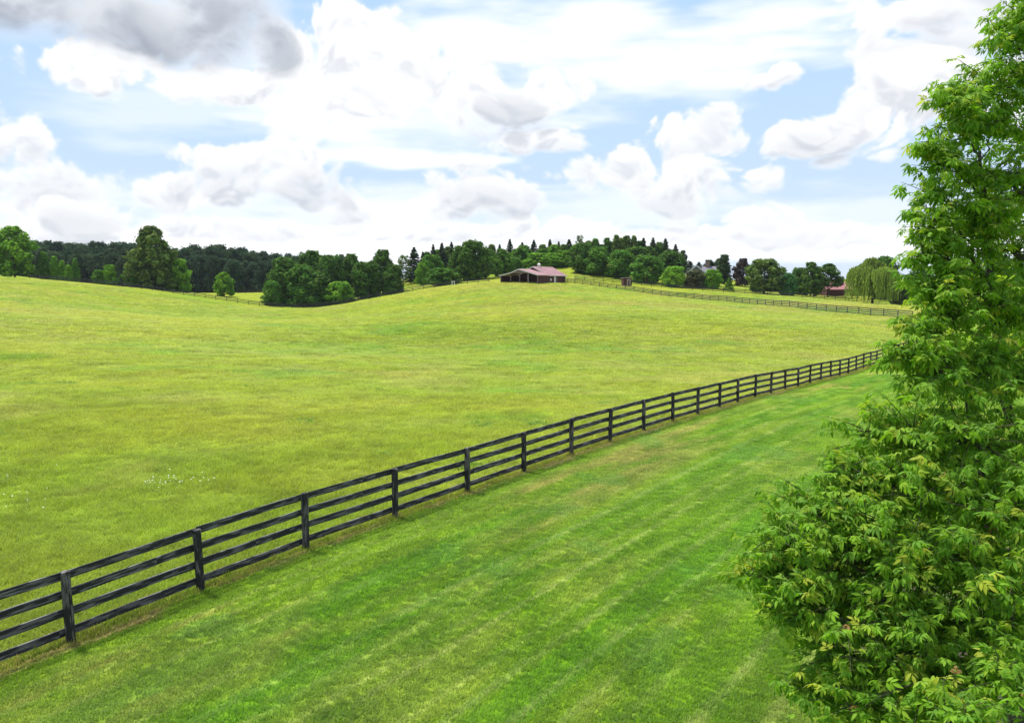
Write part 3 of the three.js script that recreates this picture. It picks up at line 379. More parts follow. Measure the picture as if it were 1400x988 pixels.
// a board, its length along x from 0 to 1, sawn a little unevenly
function board(seed, tall, thick, n = 10) {
  const q = rng(seed), g = new THREE.BoxGeometry(1, tall, thick, n, 2, 1).translate(0.5, 0, 0), p = g.attributes.position, uv = g.attributes.uv, a = q() * 9, v0 = q();
  for (let i = 0; i < p.count; i++) { const x = p.getX(i), y = p.getY(i), e = y > tall * 0.4 ? 0.006 : y < -tall * 0.4 ? -0.006 : 0; p.setY(i, y + n2(x * 3 + a, 2) * 0.012 * Math.sin(x * Math.PI) + e * n2(x * 9 + a, y * 30)); p.setZ(i, p.getZ(i) + n2(x * 2.4 + a, 7) * 0.012); uv.setXY(i, x * 0.9 + v0, (y / tall) * 0.8 + v0 * 3); }
  g.computeVertexNormals(); return g.toNonIndexed ? (() => { const h = g.toNonIndexed(); h.computeVertexNormals(); return h; })() : g;
}
function post(seed, w, d, h) {
  const q = rng(seed), g = new THREE.BoxGeometry(w, h, d, 2, 8, 2).translate(0, h / 2, 0), p = g.attributes.position, uv = g.attributes.uv, v0 = q();
  for (let i = 0; i < p.count; i++) { const x = p.getX(i), y = p.getY(i), z = p.getZ(i), c = Math.abs(x) > w * 0.45 && Math.abs(z) > d * 0.45 ? 0.88 : 1, b = (n2(y * 3 + v0 * 9, x * 20 + z * 11)) * 0.007; p.setXYZ(i, x * c + b, y - (y > h * 0.95 ? (1 - c) * 0.06 + 0.01 * Math.abs(b) * 100 * 0.3 : 0), z * c + b); uv.setXY(i, y / h * 0.6 + v0, (x + z) / w * 0.4 + v0); }
  g.computeVertexNormals(); const h2 = g.toNonIndexed(); h2.computeVertexNormals(); return h2;
}
function samplePath(path, span) {
  const out = []; let carry = 0;
  for (let i = 0; i + 1 < path.length; i++) { const [x0, z0] = path[i], [x1, z1] = path[i + 1], l = Math.hypot(x1 - x0, z1 - z0); let t = carry; for (; t < l; t += span) out.push([lerp(x0, x1, t / l), lerp(z0, z1, t / l)]); carry = t - l; }
  return out;
}
function fence(name, label, points, { tall, rails, railTall, postW, side, postGeos, railGeos, pMats, rMats, lean, seed, gapTop = 0 }) {
  const q = rng(seed), o = points[0], root = thing(name, label, 'fence', [o[0], height(o[0], o[1]), o[1]]), by = root.position.y;
  const tops = points.map(([x, z]) => { const y = height(x, z) - by; return { x: x - o[0], y, z: z - o[1], dy: (q() - 0.5) * 0.05 * lean * 10 * 0.3 }; });
  tops.forEach((t, i) => { const m = part('post', postGeos[i % postGeos.length], pMats[i % pMats.length], root); m.position.set(t.x, t.y - 0.12, t.z); const n = points[Math.min(i + 1, points.length - 1)], p = points[Math.max(i - 1, 0)]; m.rotation.set((q() - 0.5) * lean, -Math.atan2(n[1] - p[1], n[0] - p[0]), (q() - 0.5) * lean); m.scale.y = 1 + (q() - 0.5) * 0.04; });
  for (let i = 0; i + 1 < tops.length; i++) {
    const a = tops[i], b = tops[i + 1], dx = b.x - a.x, dz = b.z - a.z, l = Math.hypot(dx, dz), ox = dz / l * side, oz = -dx / l * side;
    rails.forEach((f, k) => {
      const m = part('rail', railGeos[(i * 3 + k * 5 + Math.floor(q() * 3)) % railGeos.length], rMats[(i + k * 2) % rMats.length], root), y0 = a.y + f * tall + (q() - 0.5) * 0.03, y1 = b.y + f * tall + (q() - 0.5) * 0.03;
      m.position.set(a.x + ox, y0, a.z + oz); m.rotation.set(0, -Math.atan2(dz, dx), Math.atan2(y1 - y0, l), 'YXZ'); m.scale.x = Math.hypot(l, y1 - y0) - 0.006;
    });
  }
  return root;
}
const nearPosts = []; const paced = { 0: 0.077, 1: -0.036, 2: -0.1, 3: -0.07, 4: -0.02, 6: 0.03, 7: 0.03, 8: 0.05, 9: 0.07, 10: 0.07, 11: 0.07 };   // the posts were not set quite evenly
for (let n = -3; n <= 45; n++) { const k = n + (paced[n] ?? 0); nearPosts.push([A[0] + UX * SPAN * k, A[1] + UZ * SPAN * k]); }
const railG = [11, 12, 13, 14, 15, 16].map((s) => board(s, 0.15, 0.028)), postG = [21, 22, 23, 24].map((s) => post(s, 0.145, 0.125, 1.5));
fence('board_fence', 'weathered black four-rail board fence dividing the mown lawn from the pasture', nearPosts, { tall: 1.37, rails: [0.94, 0.685, 0.43, 0.175], postW: 0.14, side: 0.08, postGeos: postG, railGeos: railG, pMats: postMats, rMats: boardMats, lean: 0.06, seed: 3 });
const plainRail = [board(31, 0.165, 0.03, 3), board(32, 0.165, 0.03, 3)], plainPost = [post(33, 0.14, 0.14, 1.55)];
fence('board_fence', 'black four-rail fence climbing the pasture edge from the paddock corner to the barn', samplePath(HILL_FENCE, 3.05), { tall: 1.4, rails: [0.94, 0.69, 0.44, 0.19], side: -0.08, postGeos: plainPost, railGeos: plainRail, pMats: postMats, rMats: boardMats, lean: 0.04, seed: 5 });
fence('board_fence', 'long weathered fence dipping through the valley below the thicket trees', samplePath(CREST_FENCE, 3.4), { tall: 1.35, rails: [0.92, 0.6, 0.28], side: 0.08, postGeos: plainPost, railGeos: plainRail, pMats: postMats, rMats: boardMats, lean: 0.06, seed: 6 });
fence('board_fence', 'dark thin-railed fence along the far side of the paddock below the willow', samplePath(PADDOCK_FENCE, 3.2), { tall: 1.35, rails: [0.92, 0.6, 0.28], side: 0.08, postGeos: plainPost, railGeos: plainRail, pMats: postMats, rMats: boardMats, lean: 0.05, seed: 7 });
fence('board_fence', 'short fence standing alone out in the rough meadow beside the thicket', samplePath(MEADOW_FENCE, 3.2), { tall: 1.35, rails: [0.92, 0.6, 0.28], side: 0.08, postGeos: plainPost, railGeos: plainRail, pMats: postMats, rMats: boardMats, lean: 0.05, seed: 8 });
fence('board_fence', 'weathered fence crossing the upper meadow under the spruces', samplePath(UPPER_FENCE, 3.2), { tall: 1.35, rails: [0.92, 0.6, 0.28], side: 0.08, postGeos: plainPost, railGeos: plainRail, pMats: postMats, rMats: boardMats, lean: 0.05, seed: 9 });
console.log('fences done');

// ---------------------------------------------------------------- far trees
// every crown fills x and z from -1 to 1 and y from 0 to 1 with leaf-sized faces in lobes
function leafFace(pos, col, x, y, z, nx, ny, nz, s, q, k, sx = 1, asp = 1) {
  const d = new THREE.Vector3(nx, ny, nz).normalize(), t = new THREE.Vector3(q() - 0.5, q() - 0.5, q() - 0.5).cross(d).normalize(), b = new THREE.Vector3().crossVectors(d, t), u = s * (0.6 + q() * 0.8), v = u * (0.5 + q() * 0.4);
  const f = (a, c, e) => pos.push(x + (t.x * a + b.x * c + d.x * e) * sx, y + (t.y * a + b.y * c + d.y * e) * asp, z + (t.z * a + b.z * c + d.z * e) * sx);
  f(-u, 0, -u * 0.2); f(0, -v, 0); f(u, 0, -u * 0.2); f(-u, 0, -u * 0.2); f(u, 0, -u * 0.2); f(0, v, 0);
  for (let i = 0; i < 6; i++) col.push(k[0], k[1], k[2]);
}
function crownOf(seed, { n = 5200, lobes = 34, profile, leaf = 0.05, low = 0, tall = 1, gap = 0, lobe = [0.2, 0.34] }) {
  const q = rng(seed), L = [], pos = [], col = [];
  for (let i = 0; i < lobes; i++) { const y = low + (1 - low) * Math.pow((i + q()) / lobes, 0.9), R = profile(y), a = i * 2.4 + q(), r = lerp(lobe[0], lobe[1], q()) * (0.55 + 0.45 * R), d = Math.max(0, R - r * 0.8) * Math.sqrt(0.2 + 0.8 * q()) * (0.85 + 0.4 * q()); L.push([Math.cos(a) * d, clamp(y, r / tall * 0.8, 1 - r / tall * 0.9), Math.sin(a) * d, r, 0.78 + q() * 0.44, q()]); }
  let w = 0; const cum = L.map((l) => (w += l[3] * l[3]));
  for (let i = 0; i < n; i++) {
    const t = q() * w, l = L[cum.findIndex((c) => c >= t)], u = q() * 2 - 1, a = q() * 6.283, c = Math.sqrt(1 - u * u), nx = c * Math.cos(a), nz = c * Math.sin(a), ny = u;
    const r = l[3] * (0.68 + 0.42 * q() + (q() < 0.2 ? 0.36 * q() : 0)), x = l[0] + nx * r, z = l[2] + nz * r, y = l[1] + ny * r / tall;
    if (gap && n3(x * 4 + seed, y * 6, z * 4) > 0.55 - gap) continue;
    const b = l[4] * (0.75 + q() * 0.5), h = (q() - 0.5) * 0.22 + (l[5] - 0.5) * 0.2;
    leafFace(pos, col, x, Math.max(0.004, y), z, nx + (q() - 0.5) * 1.1, ny + (q() - 0.5) * 1.1 + 0.25, nz + (q() - 0.5) * 1.1, leaf, q, [b * (1 + h), b, b * (1 - h * 0.6)], 1, 1 / tall);
  }
  return geometryOf(pos, null, { color: col });
}
function coniferCrown(seed, n = 5200) {
  const q = rng(seed), pos = [], col = [], W = 22;
  for (let w = 0; w < W * 7; w++) {
    const y = 0.03 + 0.95 * (Math.floor(w / 7) + q() * 0.7) / W, a = w * 2.4 + q(), R = Math.pow(1 - y, 0.95) * (0.72 + q() * 0.45) + 0.015, per = Math.max(8, Math.floor(n / (W * 7) * (0.3 + 1.4 * R))), b = 0.75 + q() * 0.5;
    for (let i = 0; i < per; i++) { const t = Math.sqrt(q()), r = R * t, s = (q() - 0.5) * 0.34 * (1 - t * 0.6) * (R + 0.15), x = Math.cos(a) * r - Math.sin(a) * s, z = Math.sin(a) * r + Math.cos(a) * s, k = b * (0.75 + q() * 0.5); leafFace(pos, col, x, clamp(y - 0.07 * t * t * R + 0.03 * t + (q() - 0.5) * 0.03, 0, 1), z, Math.cos(a) * 0.7 + (q() - 0.5), 0.8 + (q() - 0.5), Math.sin(a) * 0.7 + (q() - 0.5), 0.085, q, [k, k, k], 1, 0.2); }
  }
  for (let i = 0; i < 60; i++) { const y = 0.93 + 0.07 * q(); leafFace(pos, col, (q() - 0.5) * 0.06, y, (q() - 0.5) * 0.06, q() - 0.5, 0.3, q() - 0.5, 0.045, q, [1, 1, 1], 1, 0.4); }
  return geometryOf(pos, null, { color: col });
}
function willowCrown(seed) {
  const q = rng(seed), pos = [], col = [], V = (x, y, z) => pos.push(x, y, z), L = [];
  for (let i = 0; i < 15; i++) { const a = i * 2.4 + q(), d = i < 2 ? 0.12 : 0.35 + 0.35 * q(); L.push([Math.cos(a) * d, 0.66 + 0.24 * (1 - d) * q() + (i < 2 ? 0.08 : 0), Math.sin(a) * d, 0.26 + 0.14 * q(), 0.75 + 0.5 * q()]); }
  for (let i = 0; i < 950; i++) {
    const l = L[Math.floor(q() * L.length)], a = q() * 6.283, r = Math.sqrt(q()) * l[3], x0 = l[0] + Math.cos(a) * r, z0 = l[2] + Math.sin(a) * r, top = l[1] - 0.22 * Math.hypot(l[0], l[2]) + Math.sqrt(Math.max(0, l[3] * l[3] - r * r)) * 0.6 + (q() - 0.5) * 0.03, edge = Math.hypot(x0, z0), len = (0.14 + 0.72 * q() ** 1.35) * (0.55 + 0.5 * edge), b = l[4] * (0.75 + q() * 0.5), ox = x0 / (edge + 0.1), oz = z0 / (edge + 0.1);
    for (let t = 0; t < 1; t += 0.05) {
      const y = top - len * t * (0.5 + 0.5 * t); if (y < 0.05) break;
      const sw = 0.09 * t * (1 - 0.4 * t), x = x0 + ox * sw + (q() - 0.5) * 0.06, z = z0 + oz * sw + (q() - 0.5) * 0.06, k = b * (0.75 + q() * 0.5), d = q() * 6.283, wx = Math.cos(d) * 0.02, wz = Math.sin(d) * 0.02, m = 0.03 + q() * 0.035;
      V(x - wx, y, z - wz); V(x + wx, y, z + wz); V(x + (q() - 0.5) * 0.04, y - m, z + (q() - 0.5) * 0.04); V(x - wx, y, z - wz); V(x + wx, y, z + wz); V(x + (q() - 0.5) * 0.04, y + m * 0.6, z);
      for (let j = 0; j < 6; j++) col.push(k, k, k * 0.9);
    }
  }
  return geometryOf(pos, null, { color: col });
}
function trunkOf(seed, spread, top = 0.75, width = 0.045) {
  const q = rng(seed), g = [], main = []; for (let i = 0; i <= 6; i++) { const t = i / 6; main.push([(q() - 0.5) * 0.05 * t * 2, t * top, (q() - 0.5) * 0.1 * t, width * (1.15 - t) + 0.004]); } g.push(limb(main, 7));
  for (let i = 0; i < 9; i++) { const t = 0.2 + 0.7 * (i / 9), a = i * 2.4 + q(), r = spread * (0.45 + 0.4 * q()), y = t * top; g.push(limb([[0, y, 0, width * (0.75 - 0.5 * t)], [Math.cos(a) * r * 0.5, y + 0.09, Math.sin(a) * r * 0.5, width * 0.3], [Math.cos(a) * r, y + 0.16 + q() * 0.08, Math.sin(a) * r, 0.006]], 5)); }
  return mergeGeometries(g);
}
const bulge = (a, b, c) => (y) => Math.pow(Math.sin(Math.PI * clamp(y * (1 - a - b) + a)), c);
const CROWNS = {
  round: [1, 2, 3, 14].map((s) => crownOf(s, { profile: bulge(0.26, 0.05, 0.5), lobes: 64, n: 7600, leaf: 0.074, tall: 2.6, lobe: [0.16, 0.42], gap: 0.05 })),
  ragged: [4, 5, 15].map((s) => crownOf(s, { profile: (y) => 0.3 + 0.7 * Math.pow(Math.sin(Math.PI * clamp(y * 0.85 + 0.18)), 0.8) * (y > 0.62 ? 0.75 : 1), lobes: 52, n: 6000, leaf: 0.075, gap: 0.14, tall: 2.8, lobe: [0.16, 0.36] })),
  poplar: [6, 7].map((s) => crownOf(s, { profile: (y) => 0.2 + 0.75 * Math.pow(1 - y, 0.55) * smooth(-0.15, 0.12, y), lobes: 60, n: 4200, leaf: 0.12, tall: 5.5, lobe: [0.3, 0.55] })),
  sparse: [8].map((s) => crownOf(s, { profile: bulge(0.2, 0.1, 0.6), lobes: 34, n: 1300, leaf: 0.1, tall: 4, gap: 0.2, lobe: [0.2, 0.36] })),
  conifer: [9, 10].map((s) => coniferCrown(s)), willow: [willowCrown(3)],
};
const TRUNKS = { round: trunkOf(1, 0.8, 0.72), ragged: trunkOf(2, 0.75, 0.8), poplar: trunkOf(3, 0.5, 0.85, 0.05), sparse: trunkOf(4, 0.7, 0.9, 0.03), conifer: trunkOf(5, 0.12, 0.92, 0.06), willow: trunkOf(6, 0.7, 0.75, 0.05) };
const TINT = { bright: [0.13, 0.27, 0.022], lime: [0.16, 0.31, 0.026], mid: [0.080, 0.18, 0.022], deep: [0.064, 0.132, 0.020], olive: [0.095, 0.15, 0.030], dark: [0.048, 0.080, 0.027], brown: [0.080, 0.092, 0.034], wine: [0.058, 0.046, 0.034], blue: [0.065, 0.165, 0.042], willow: [0.21, 0.29, 0.05] };
const leafMats = Object.fromEntries(Object.entries(TINT).map(([k, c]) => [k, new THREE.MeshPhysicalMaterial({ color: new THREE.Color(...c).multiplyScalar(1.2), vertexColors: true, roughness: 0.95, transmission: 0.28, thickness: 0, side: THREE.DoubleSide, specularIntensity: 0.1 })]));
const barkTex = texture(128, 256, (u, v) => { const g = fbm2(u * 26, v * 9, 4), k = 0.5 + g * 0.9; return [toS(0.10 * k + 0.02), toS(0.082 * k + 0.016), toS(0.066 * k + 0.013)]; });
const barkMat = new THREE.MeshStandardMaterial({ map: barkTex, bumpMap: barkTex, bumpScale: 0.02, roughness: 1 });
const CATEGORY = { shrub: 'shrub', small_tree: 'tree', willow_tree: 'willow' };
{
  const q = rng(31); let i = 0;
  for (const [x, z, top, half, kind, tint, name, label, group] of TREES) {
    const y = height(x, z), h = Math.max(1.2, top - y), root = thing(name, label, CATEGORY[name] ?? 'tree', [x, y, z], q() * 6.28, group), set = CROWNS[kind], bottom = kind === 'willow' ? 0.03 : kind === 'sparse' ? 0.25 : tint === 'olive' && kind === 'round' && half > 5.5 ? 0.06 : label.includes('spreading dark') ? 0.3 : 0.02;
    const t = part('trunk', TRUNKS[kind], barkMat, root); t.scale.set(half * 0.9, h * 0.98, half * 0.9);
    const c = part('crown', set[i++ % set.length], leafMats[tint], root); c.position.y = h * bottom; c.scale.set(half * (kind === 'conifer' ? 1.5 : 1.06), h * (1 - bottom), half * (kind === 'conifer' ? 1.5 : 1.06));
  }
  const g = CROWNS.round[0], places = WOODLAND.map(([x, z, top, half]) => { const y = height(x, z), h = top - y, k = 0.75 + q() * 0.5, w = 1 + (q() - 0.5) * 0.2; return [x, y, z, q() * 6.28, half * 1.25, h, [k * w, k, k / w]]; });
  scatter('woodland', g, places, new THREE.MeshPhysicalMaterial({ color: new THREE.Color(0.056, 0.100, 0.042), vertexColors: true, roughness: 0.95, transmission: 0.45, thickness: 0, side: THREE.DoubleSide, specularIntensity: 0.1 }));
}
console.log('trees done');

// ---------------------------------------------------------------- buildings
// a roof sheet between two edges: from (xa, ya) to (xb, yb) across, z0 to z1 along
function sheet(xa, ya, xb, yb, z0, z1, thick) { const l = Math.hypot(xb - xa, yb - ya); return box(l, thick, Math.abs(z1 - z0), 0, 0, 0, 0, Math.atan2(yb - ya, xb - xa)).translate((xa + xb) / 2, (ya + yb) / 2 + thick / 2, (z0 + z1) / 2); }
function gable(w, h0, h1, d) { const s = new THREE.Shape(); s.moveTo(-w / 2, 0); s.lineTo(w / 2, 0); s.lineTo(w / 2, h0); s.lineTo(0, h1); s.lineTo(-w / 2, h0); s.closePath(); return new THREE.ExtrudeGeometry(s, { depth: d, bevelEnabled: false }).translate(0, 0, -d); }
const boarding = texture(512, 256, (u, v) => { const k = Math.floor(u * 16), e = Math.abs(u * 16 - k - 0.5) > 0.46 ? 0.5 : 1, t = 0.8 + 0.4 * Math.abs(VAL[k + 5]) + 0.3 * fbm2(u * 90, v * 6, 3); return [toS(0.072 * t * e), toS(0.024 * t * e), toS(0.020 * t * e)]; });
const redWall = new THREE.MeshStandardMaterial({ map: boarding, roughness: 0.9 }); boarding.repeat.set(0.25, 0.4);
const roofTex = texture(512, 256, (u, v) => { const r = Math.abs(((u * 24) % 1) - 0.5) > 0.42 ? 0.8 : 1, t = (0.9 + 0.35 * fbm2(u * 8, v * 5, 4)) * r; return [toS(0.34 * t), toS(0.175 * t), toS(0.175 * t)]; });
const redRoof = new THREE.MeshStandardMaterial({ map: roofTex, roughness: 0.55 });
const greyTrim = mat(0.30, 0.28, 0.28), whiteTrim = mat(0.62, 0.58, 0.58, 0.7), paleRed = mat(0.50, 0.30, 0.31, 0.6), doorWood = mat(0.11, 0.065, 0.05), oldWood = mat(0.16, 0.12, 0.105);
{
  const by = height(BARN[0], BARN[2]) , root = thing('horse_barn', 'dark red barn with pink metal roof and open-fronted shed on the pasture crest', 'barn', [BARN[0], by - 0.1, BARN[2]], -Math.PI / 6);
  // open-fronted shed: gable to the front, 12.5 m across, its roof breaking to a flatter pitch on one side
  const W = 6.2, D = 6.4, E = 2.3, R = 4.05;
  for (const [x, m] of [[-W + 0.1, oldWood], [-2.75, oldWood], [0.25, oldWood], [3.0, greyTrim], [W - 0.15, oldWood]]) part('post', box(0.2, Math.min(E + 0.9, x < -3 ? 2.2 : 3.1 - Math.abs(x) * 0.1), 0.2, x, Math.min(E + 0.9, x < -3 ? 2.2 : 3.1 - Math.abs(x) * 0.1) / 2, 0), m, root);
  const sr = part('shed_roof', mergeGeometries([sheet(0, R, W + 0.35, E, 0.35, -D - 0.2, 0.09), sheet(-2.75, 2.95, 0, R, 0.35, -D - 0.2, 0.09), sheet(-W - 0.4, 2.2, -2.75, 2.95, 0.35, -D - 0.2, 0.09)]), redRoof, root);
  part('roof_edge', mergeGeometries([sheet(0, R - 0.2, W + 0.35, E - 0.2, 0.38, 0.46, 0.26), sheet(-2.75, 2.75, 0, R - 0.2, 0.38, 0.46, 0.26), sheet(-W - 0.4, 2.0, -2.75, 2.75, 0.38, 0.46, 0.26)]), whiteTrim, sr);
  part('eave_trim', box(0.08, 0.22, D + 0.6, W + 0.4, E - 0.05, -D / 2), paleRed, sr);
  const gs = new THREE.Shape(); gs.moveTo(-2.75, 2.85); gs.lineTo(3.2, 2.85); gs.lineTo(3.2, 3.05); gs.lineTo(0, R - 0.05); gs.closePath();
  part('gable_board', new THREE.ExtrudeGeometry(gs, { depth: 0.08, bevelEnabled: false }).translate(0, 0, 0.2), oldWood, root);
  part('side_wall', box(0.12, E - 0.05, D - 0.3, W - 0.1, E / 2, -D / 2 - 0.15), redWall, root);
  part('side_wall', box(0.12, 2.05, D - 0.3, -W + 0.12, 1.03, -D / 2 - 0.15), redWall, root);
  part('back_wall', box(2 * W - 0.3, E - 0.1, 0.12, 0, E / 2, -D), redWall, root);
  // main barn, behind
  const bx = 0.7, bz = -D - 0.9, BW = 9.4, BD = 12, e = 2.75, r = 5.1;
  part('barn_wall', gable(BW, e, r, BD).translate(bx, -0.3, bz), redWall, root);
  const br = part('barn_roof', mergeGeometries([sheet(bx, r - 0.25, bx + BW / 2 + 0.5, e - 0.58, bz + 0.4, bz - BD - 0.4, 0.1), sheet(bx - BW / 2 - 0.5, e - 0.58, bx, r - 0.25, bz + 0.4, bz - BD - 0.4, 0.1)]), redRoof, root);
  part('roof_edge', mergeGeometries([sheet(bx, r - 0.45, bx + BW / 2 + 0.5, e - 0.78, bz + 0.42, bz + 0.5, 0.26), sheet(bx - BW / 2 - 0.5, e - 0.78, bx, r - 0.45, bz + 0.42, bz + 0.5, 0.26)]), whiteTrim, br);
  part('eave_trim', box(0.08, 0.2, BD + 0.8, bx + BW / 2 + 0.56, e - 0.56, bz - BD / 2), whiteTrim, br);
  const cu = part('roof_vent', mergeGeometries([box(0.6, 0.7, 0.6, bx, r + 0.1, bz - 3.6), new THREE.ConeGeometry(0.6, 0.45, 4, 1).rotateY(Math.PI / 4).translate(bx, r + 0.68, bz - 3.6)]), whiteTrim, root);
  part('doorway', box(0.06, 2.2, 1.3, bx + BW / 2 + 0.03, 0.8, bz - 6.0), doorWood, root);
  part('sliding_door', box(0.08, 2.2, 1.2, bx + BW / 2 + 0.1, 0.85, bz - 4.7), whiteTrim, root);
  part('window', box(0.06, 0.7, 0.9, bx + BW / 2 + 0.04, 1.05, bz - 2.2), whiteTrim, root);
}
{
  const y = height(HUT[0], HUT[2]), root = thing('garden_hut', 'little brown hut with a pale framed door behind the paddock fence', 'hut', [HUT[0], y, HUT[2]], 0.15);
  part('wall', box(2.6, 2.3, 2.2, 0, 1.15, 0), redWall, root); part('roof', box(3.0, 0.16, 2.7, 0, 2.42, 0, 0, 0.03), mat(0.28, 0.22, 0.22), root);
  const d = part('door', box(0.8, 1.75, 0.06, 0.35, 0.9, 1.13), doorWood, root);
  for (const g of [box(0.1, 1.85, 0.08, -0.1, 0.93, 1.16), box(0.1, 1.85, 0.08, 0.8, 0.93, 1.16), box(1.0, 0.1, 0.08, 0.35, 1.9, 1.16)]) part('door_frame', g, whiteTrim, d);
}
{
  const y = height(HOUSE[0], HOUSE[2]), root = thing('grey_house', 'grey stone house with white gable trim and slate roof among trees', 'house', [HOUSE[0], y, HOUSE[2]], -0.25);
  const stone = texture(256, 256, (u, v) => { const t = 0.75 + fbm2(u * 14, v * 18, 4) * 0.9; return [toS(0.23 * t), toS(0.215 * t), toS(0.205 * t)]; }), st = new THREE.MeshStandardMaterial({ map: stone, roughness: 1 });
  const slate = mat(0.115, 0.105, 0.14, 0.6);
  part('wall', gable(6.4, 3.6, 6.3, 7).translate(0, 0, 3), st, root); part('wall', box(3.6, 3.6, 6, 4.6, 1.8, -0.6), st, root);
  const rf = part('roof', mergeGeometries([sheet(0, 6.33, 3.75, 3.2, 3.4, -4.3, 0.1), sheet(-3.75, 3.2, 0, 6.33, 3.4, -4.3, 0.1)]), slate, root);
  part('barge_board', mergeGeometries([sheet(0, 6.0, 3.75, 2.9, 3.42, 3.56, 0.4), sheet(-3.75, 2.9, 0, 6.0, 3.42, 3.56, 0.4)]), whiteTrim, rf);
  const g = gable(6.6, 0, 2.3, 4.8).rotateY(Math.PI / 2).translate(6.5, 3.6, -0.6); part('wing_roof', g, slate, root);
  part('chimney', box(1.3, 2.6, 1.0, 3.6, 6.3, -0.6), mat(0.24, 0.15, 0.13), root);
  for (const x of [-1.4, 1.4]) { const w = part('window', box(1.0, 1.4, 0.08, x, 1.9, 3.04), mat(0.03, 0.035, 0.045, 0.15), root); part('frame', mergeGeometries([box(1.2, 0.1, 0.1, x, 2.66, 3.06), box(1.2, 0.1, 0.1, x, 1.14, 3.06), box(0.1, 1.4, 0.1, x - 0.55, 1.9, 3.06), box(0.1, 1.4, 0.1, x + 0.55, 1.9, 3.06)]), whiteTrim, w); }
}
{
  const y = height(RED_BARN[0], RED_BARN[2]), root = thing('red_barn', 'long barn with red metal roof half hidden beside the weeping willow', 'barn', [RED_BARN[0], y - 0.2, RED_BARN[2]], 0.1);
  part('wall', gable(8, 2.4, 4.6, 16).rotateY(Math.PI / 2).translate(8, 0, 0), redWall, root);
  part('roof', mergeGeometries([sheet(0, 4.65, 4.5, 2.2, 8.4, -8.4, 0.1).rotateY(-Math.PI / 2), sheet(-4.5, 2.2, 0, 4.65, 8.4, -8.4, 0.1).rotateY(-Math.PI / 2)]), new THREE.MeshStandardMaterial({ map: roofTex, color: new THREE.Color(1, 0.75, 0.75), roughness: 0.5 }), root);
  part('door', box(2.4, 2.1, 0.08, -1, 1.05, 4.05), doorWood, root);
}
{
  const y = height(STAND[0], STAND[2]), root = thing('white_stand', 'small white wooden stand beside the crest fence', 'stand', [STAND[0], y, STAND[2] + 1.2], 0.2);
  for (const x of [-0.35, 0.35]) part('leg', box(0.16, 1.1, 0.3, x, 0.55, 0), mat(0.75, 0.74, 0.72), root);
  part('top', box(1.0, 0.16, 0.4, 0, 1.18, 0), mat(0.75, 0.74, 0.72), root);
}
console.log('buildings done');

// ---------------------------------------------------------------- soil under the tree, flowers and weeds
{
  const pos = [], idx = [], uv = [], cx = 8.4, cz = -11.6, N = 48, K = 8;
  for (let j = 0; j <= K; j++) for (let i = 0; i <= N; i++) { const a = i / N * Math.PI * 2, r = (j / K) * (1 + 0.14 * n2(Math.cos(a) * 2 + 5, Math.sin(a) * 2 + 3) + 0.06 * n2(Math.cos(a) * 9, Math.sin(a) * 9)), x = cx + Math.cos(a) * 3.1 * r, z = cz + Math.sin(a) * 5.2 * r; pos.push(x, height(x, z) + 0.05 + 0.035 * (1 - j / K), z); uv.push(x / 2, z / 2); }
  for (let j = 0; j < K; j++) for (let i = 0; i < N; i++) { const a = j * (N + 1) + i, b = a + N + 1; idx.push(a, a + 1, b, a + 1, b + 1, b); }
  const soil = texture(512, 512, (u, v) => { const t = 0.7 + fbm2(Math.abs(u - 0.5) * 60, Math.abs(v - 0.5) * 60, 4) * 1.2, l = fbm2(Math.abs(u - 0.5) * 34 + 9, Math.abs(v - 0.5) * 34, 2) > 0.34 ? 1 : 0; const k = mix3([0.038, 0.026, 0.017], [0.17, 0.105, 0.055], l); return k.map((c) => toS(c * t)); });
  structure('soil_bed', geometryOf(pos, idx, { uv }), new THREE.MeshStandardMaterial({ map: soil, bumpMap: soil, bumpScale: 0.03, roughness: 1 }));
  const q = rng(63), fl = [], weeds = [], pet = []; for (let i = 0; i < 7; i++) { const a = i / 7 * 6.283, b = (i + 1) / 7 * 6.283; pet.push(0, 0.32, 0, Math.cos(a) * 0.02, 0.315, Math.sin(a) * 0.02, Math.cos(b) * 0.02, 0.315, Math.sin(b) * 0.02); } pet.push(-0.002, 0, 0, 0.002, 0, 0, 0, 0.32, 0);
  for (const [x, z, r, n] of [[-10.4, -23.4, 0.8, 24], [-10.9, -23.0, 0.35, 9], [-14.3, -21, 1.1, 16], [-15.6, -19.2, 0.8, 14], [-17.5, -23.5, 1.5, 10]]) for (let k = 0; k < n; k++) { const a = q() * 6.283, d = r * Math.sqrt(q()) * (0.6 + q()), X = x + Math.cos(a) * d * 1.4, Z = z + Math.sin(a) * d; fl.push([X, height(X, Z), Z, q() * 6, 0.8 + q() * 0.5, 0.6 + 0.35 * q(), [0.85, 0.84, 0.78]]); }
  scatter('wildflowers', geometryOf(pet), fl, new THREE.MeshStandardMaterial({ roughness: 0.9, side: THREE.DoubleSide }));
  for (let k = 0; k < 110; k++) { const d = 20 + 170 * q(), X = (q() - 0.6) * 1.3 * d, Z = -d; if (across(X, Z) > -1.5 || X > 0.4 * d) continue; const n = 2 + Math.floor(q() * 4); for (let i = 0; i < n; i++) { const x = X + (q() - 0.5) * 1.0, z = Z + (q() - 0.5) * 0.6; weeds.push([x, height(x, z), z, q() * 6, 1 + q(), 0.4 + q() * 0.4, [0.15, 0.29, 0.025]]); } }
  scatter('pasture_weeds', tuft(9, 34, 0.26, 0.12, 0.3, 0.03, 0.9), weeds);
}

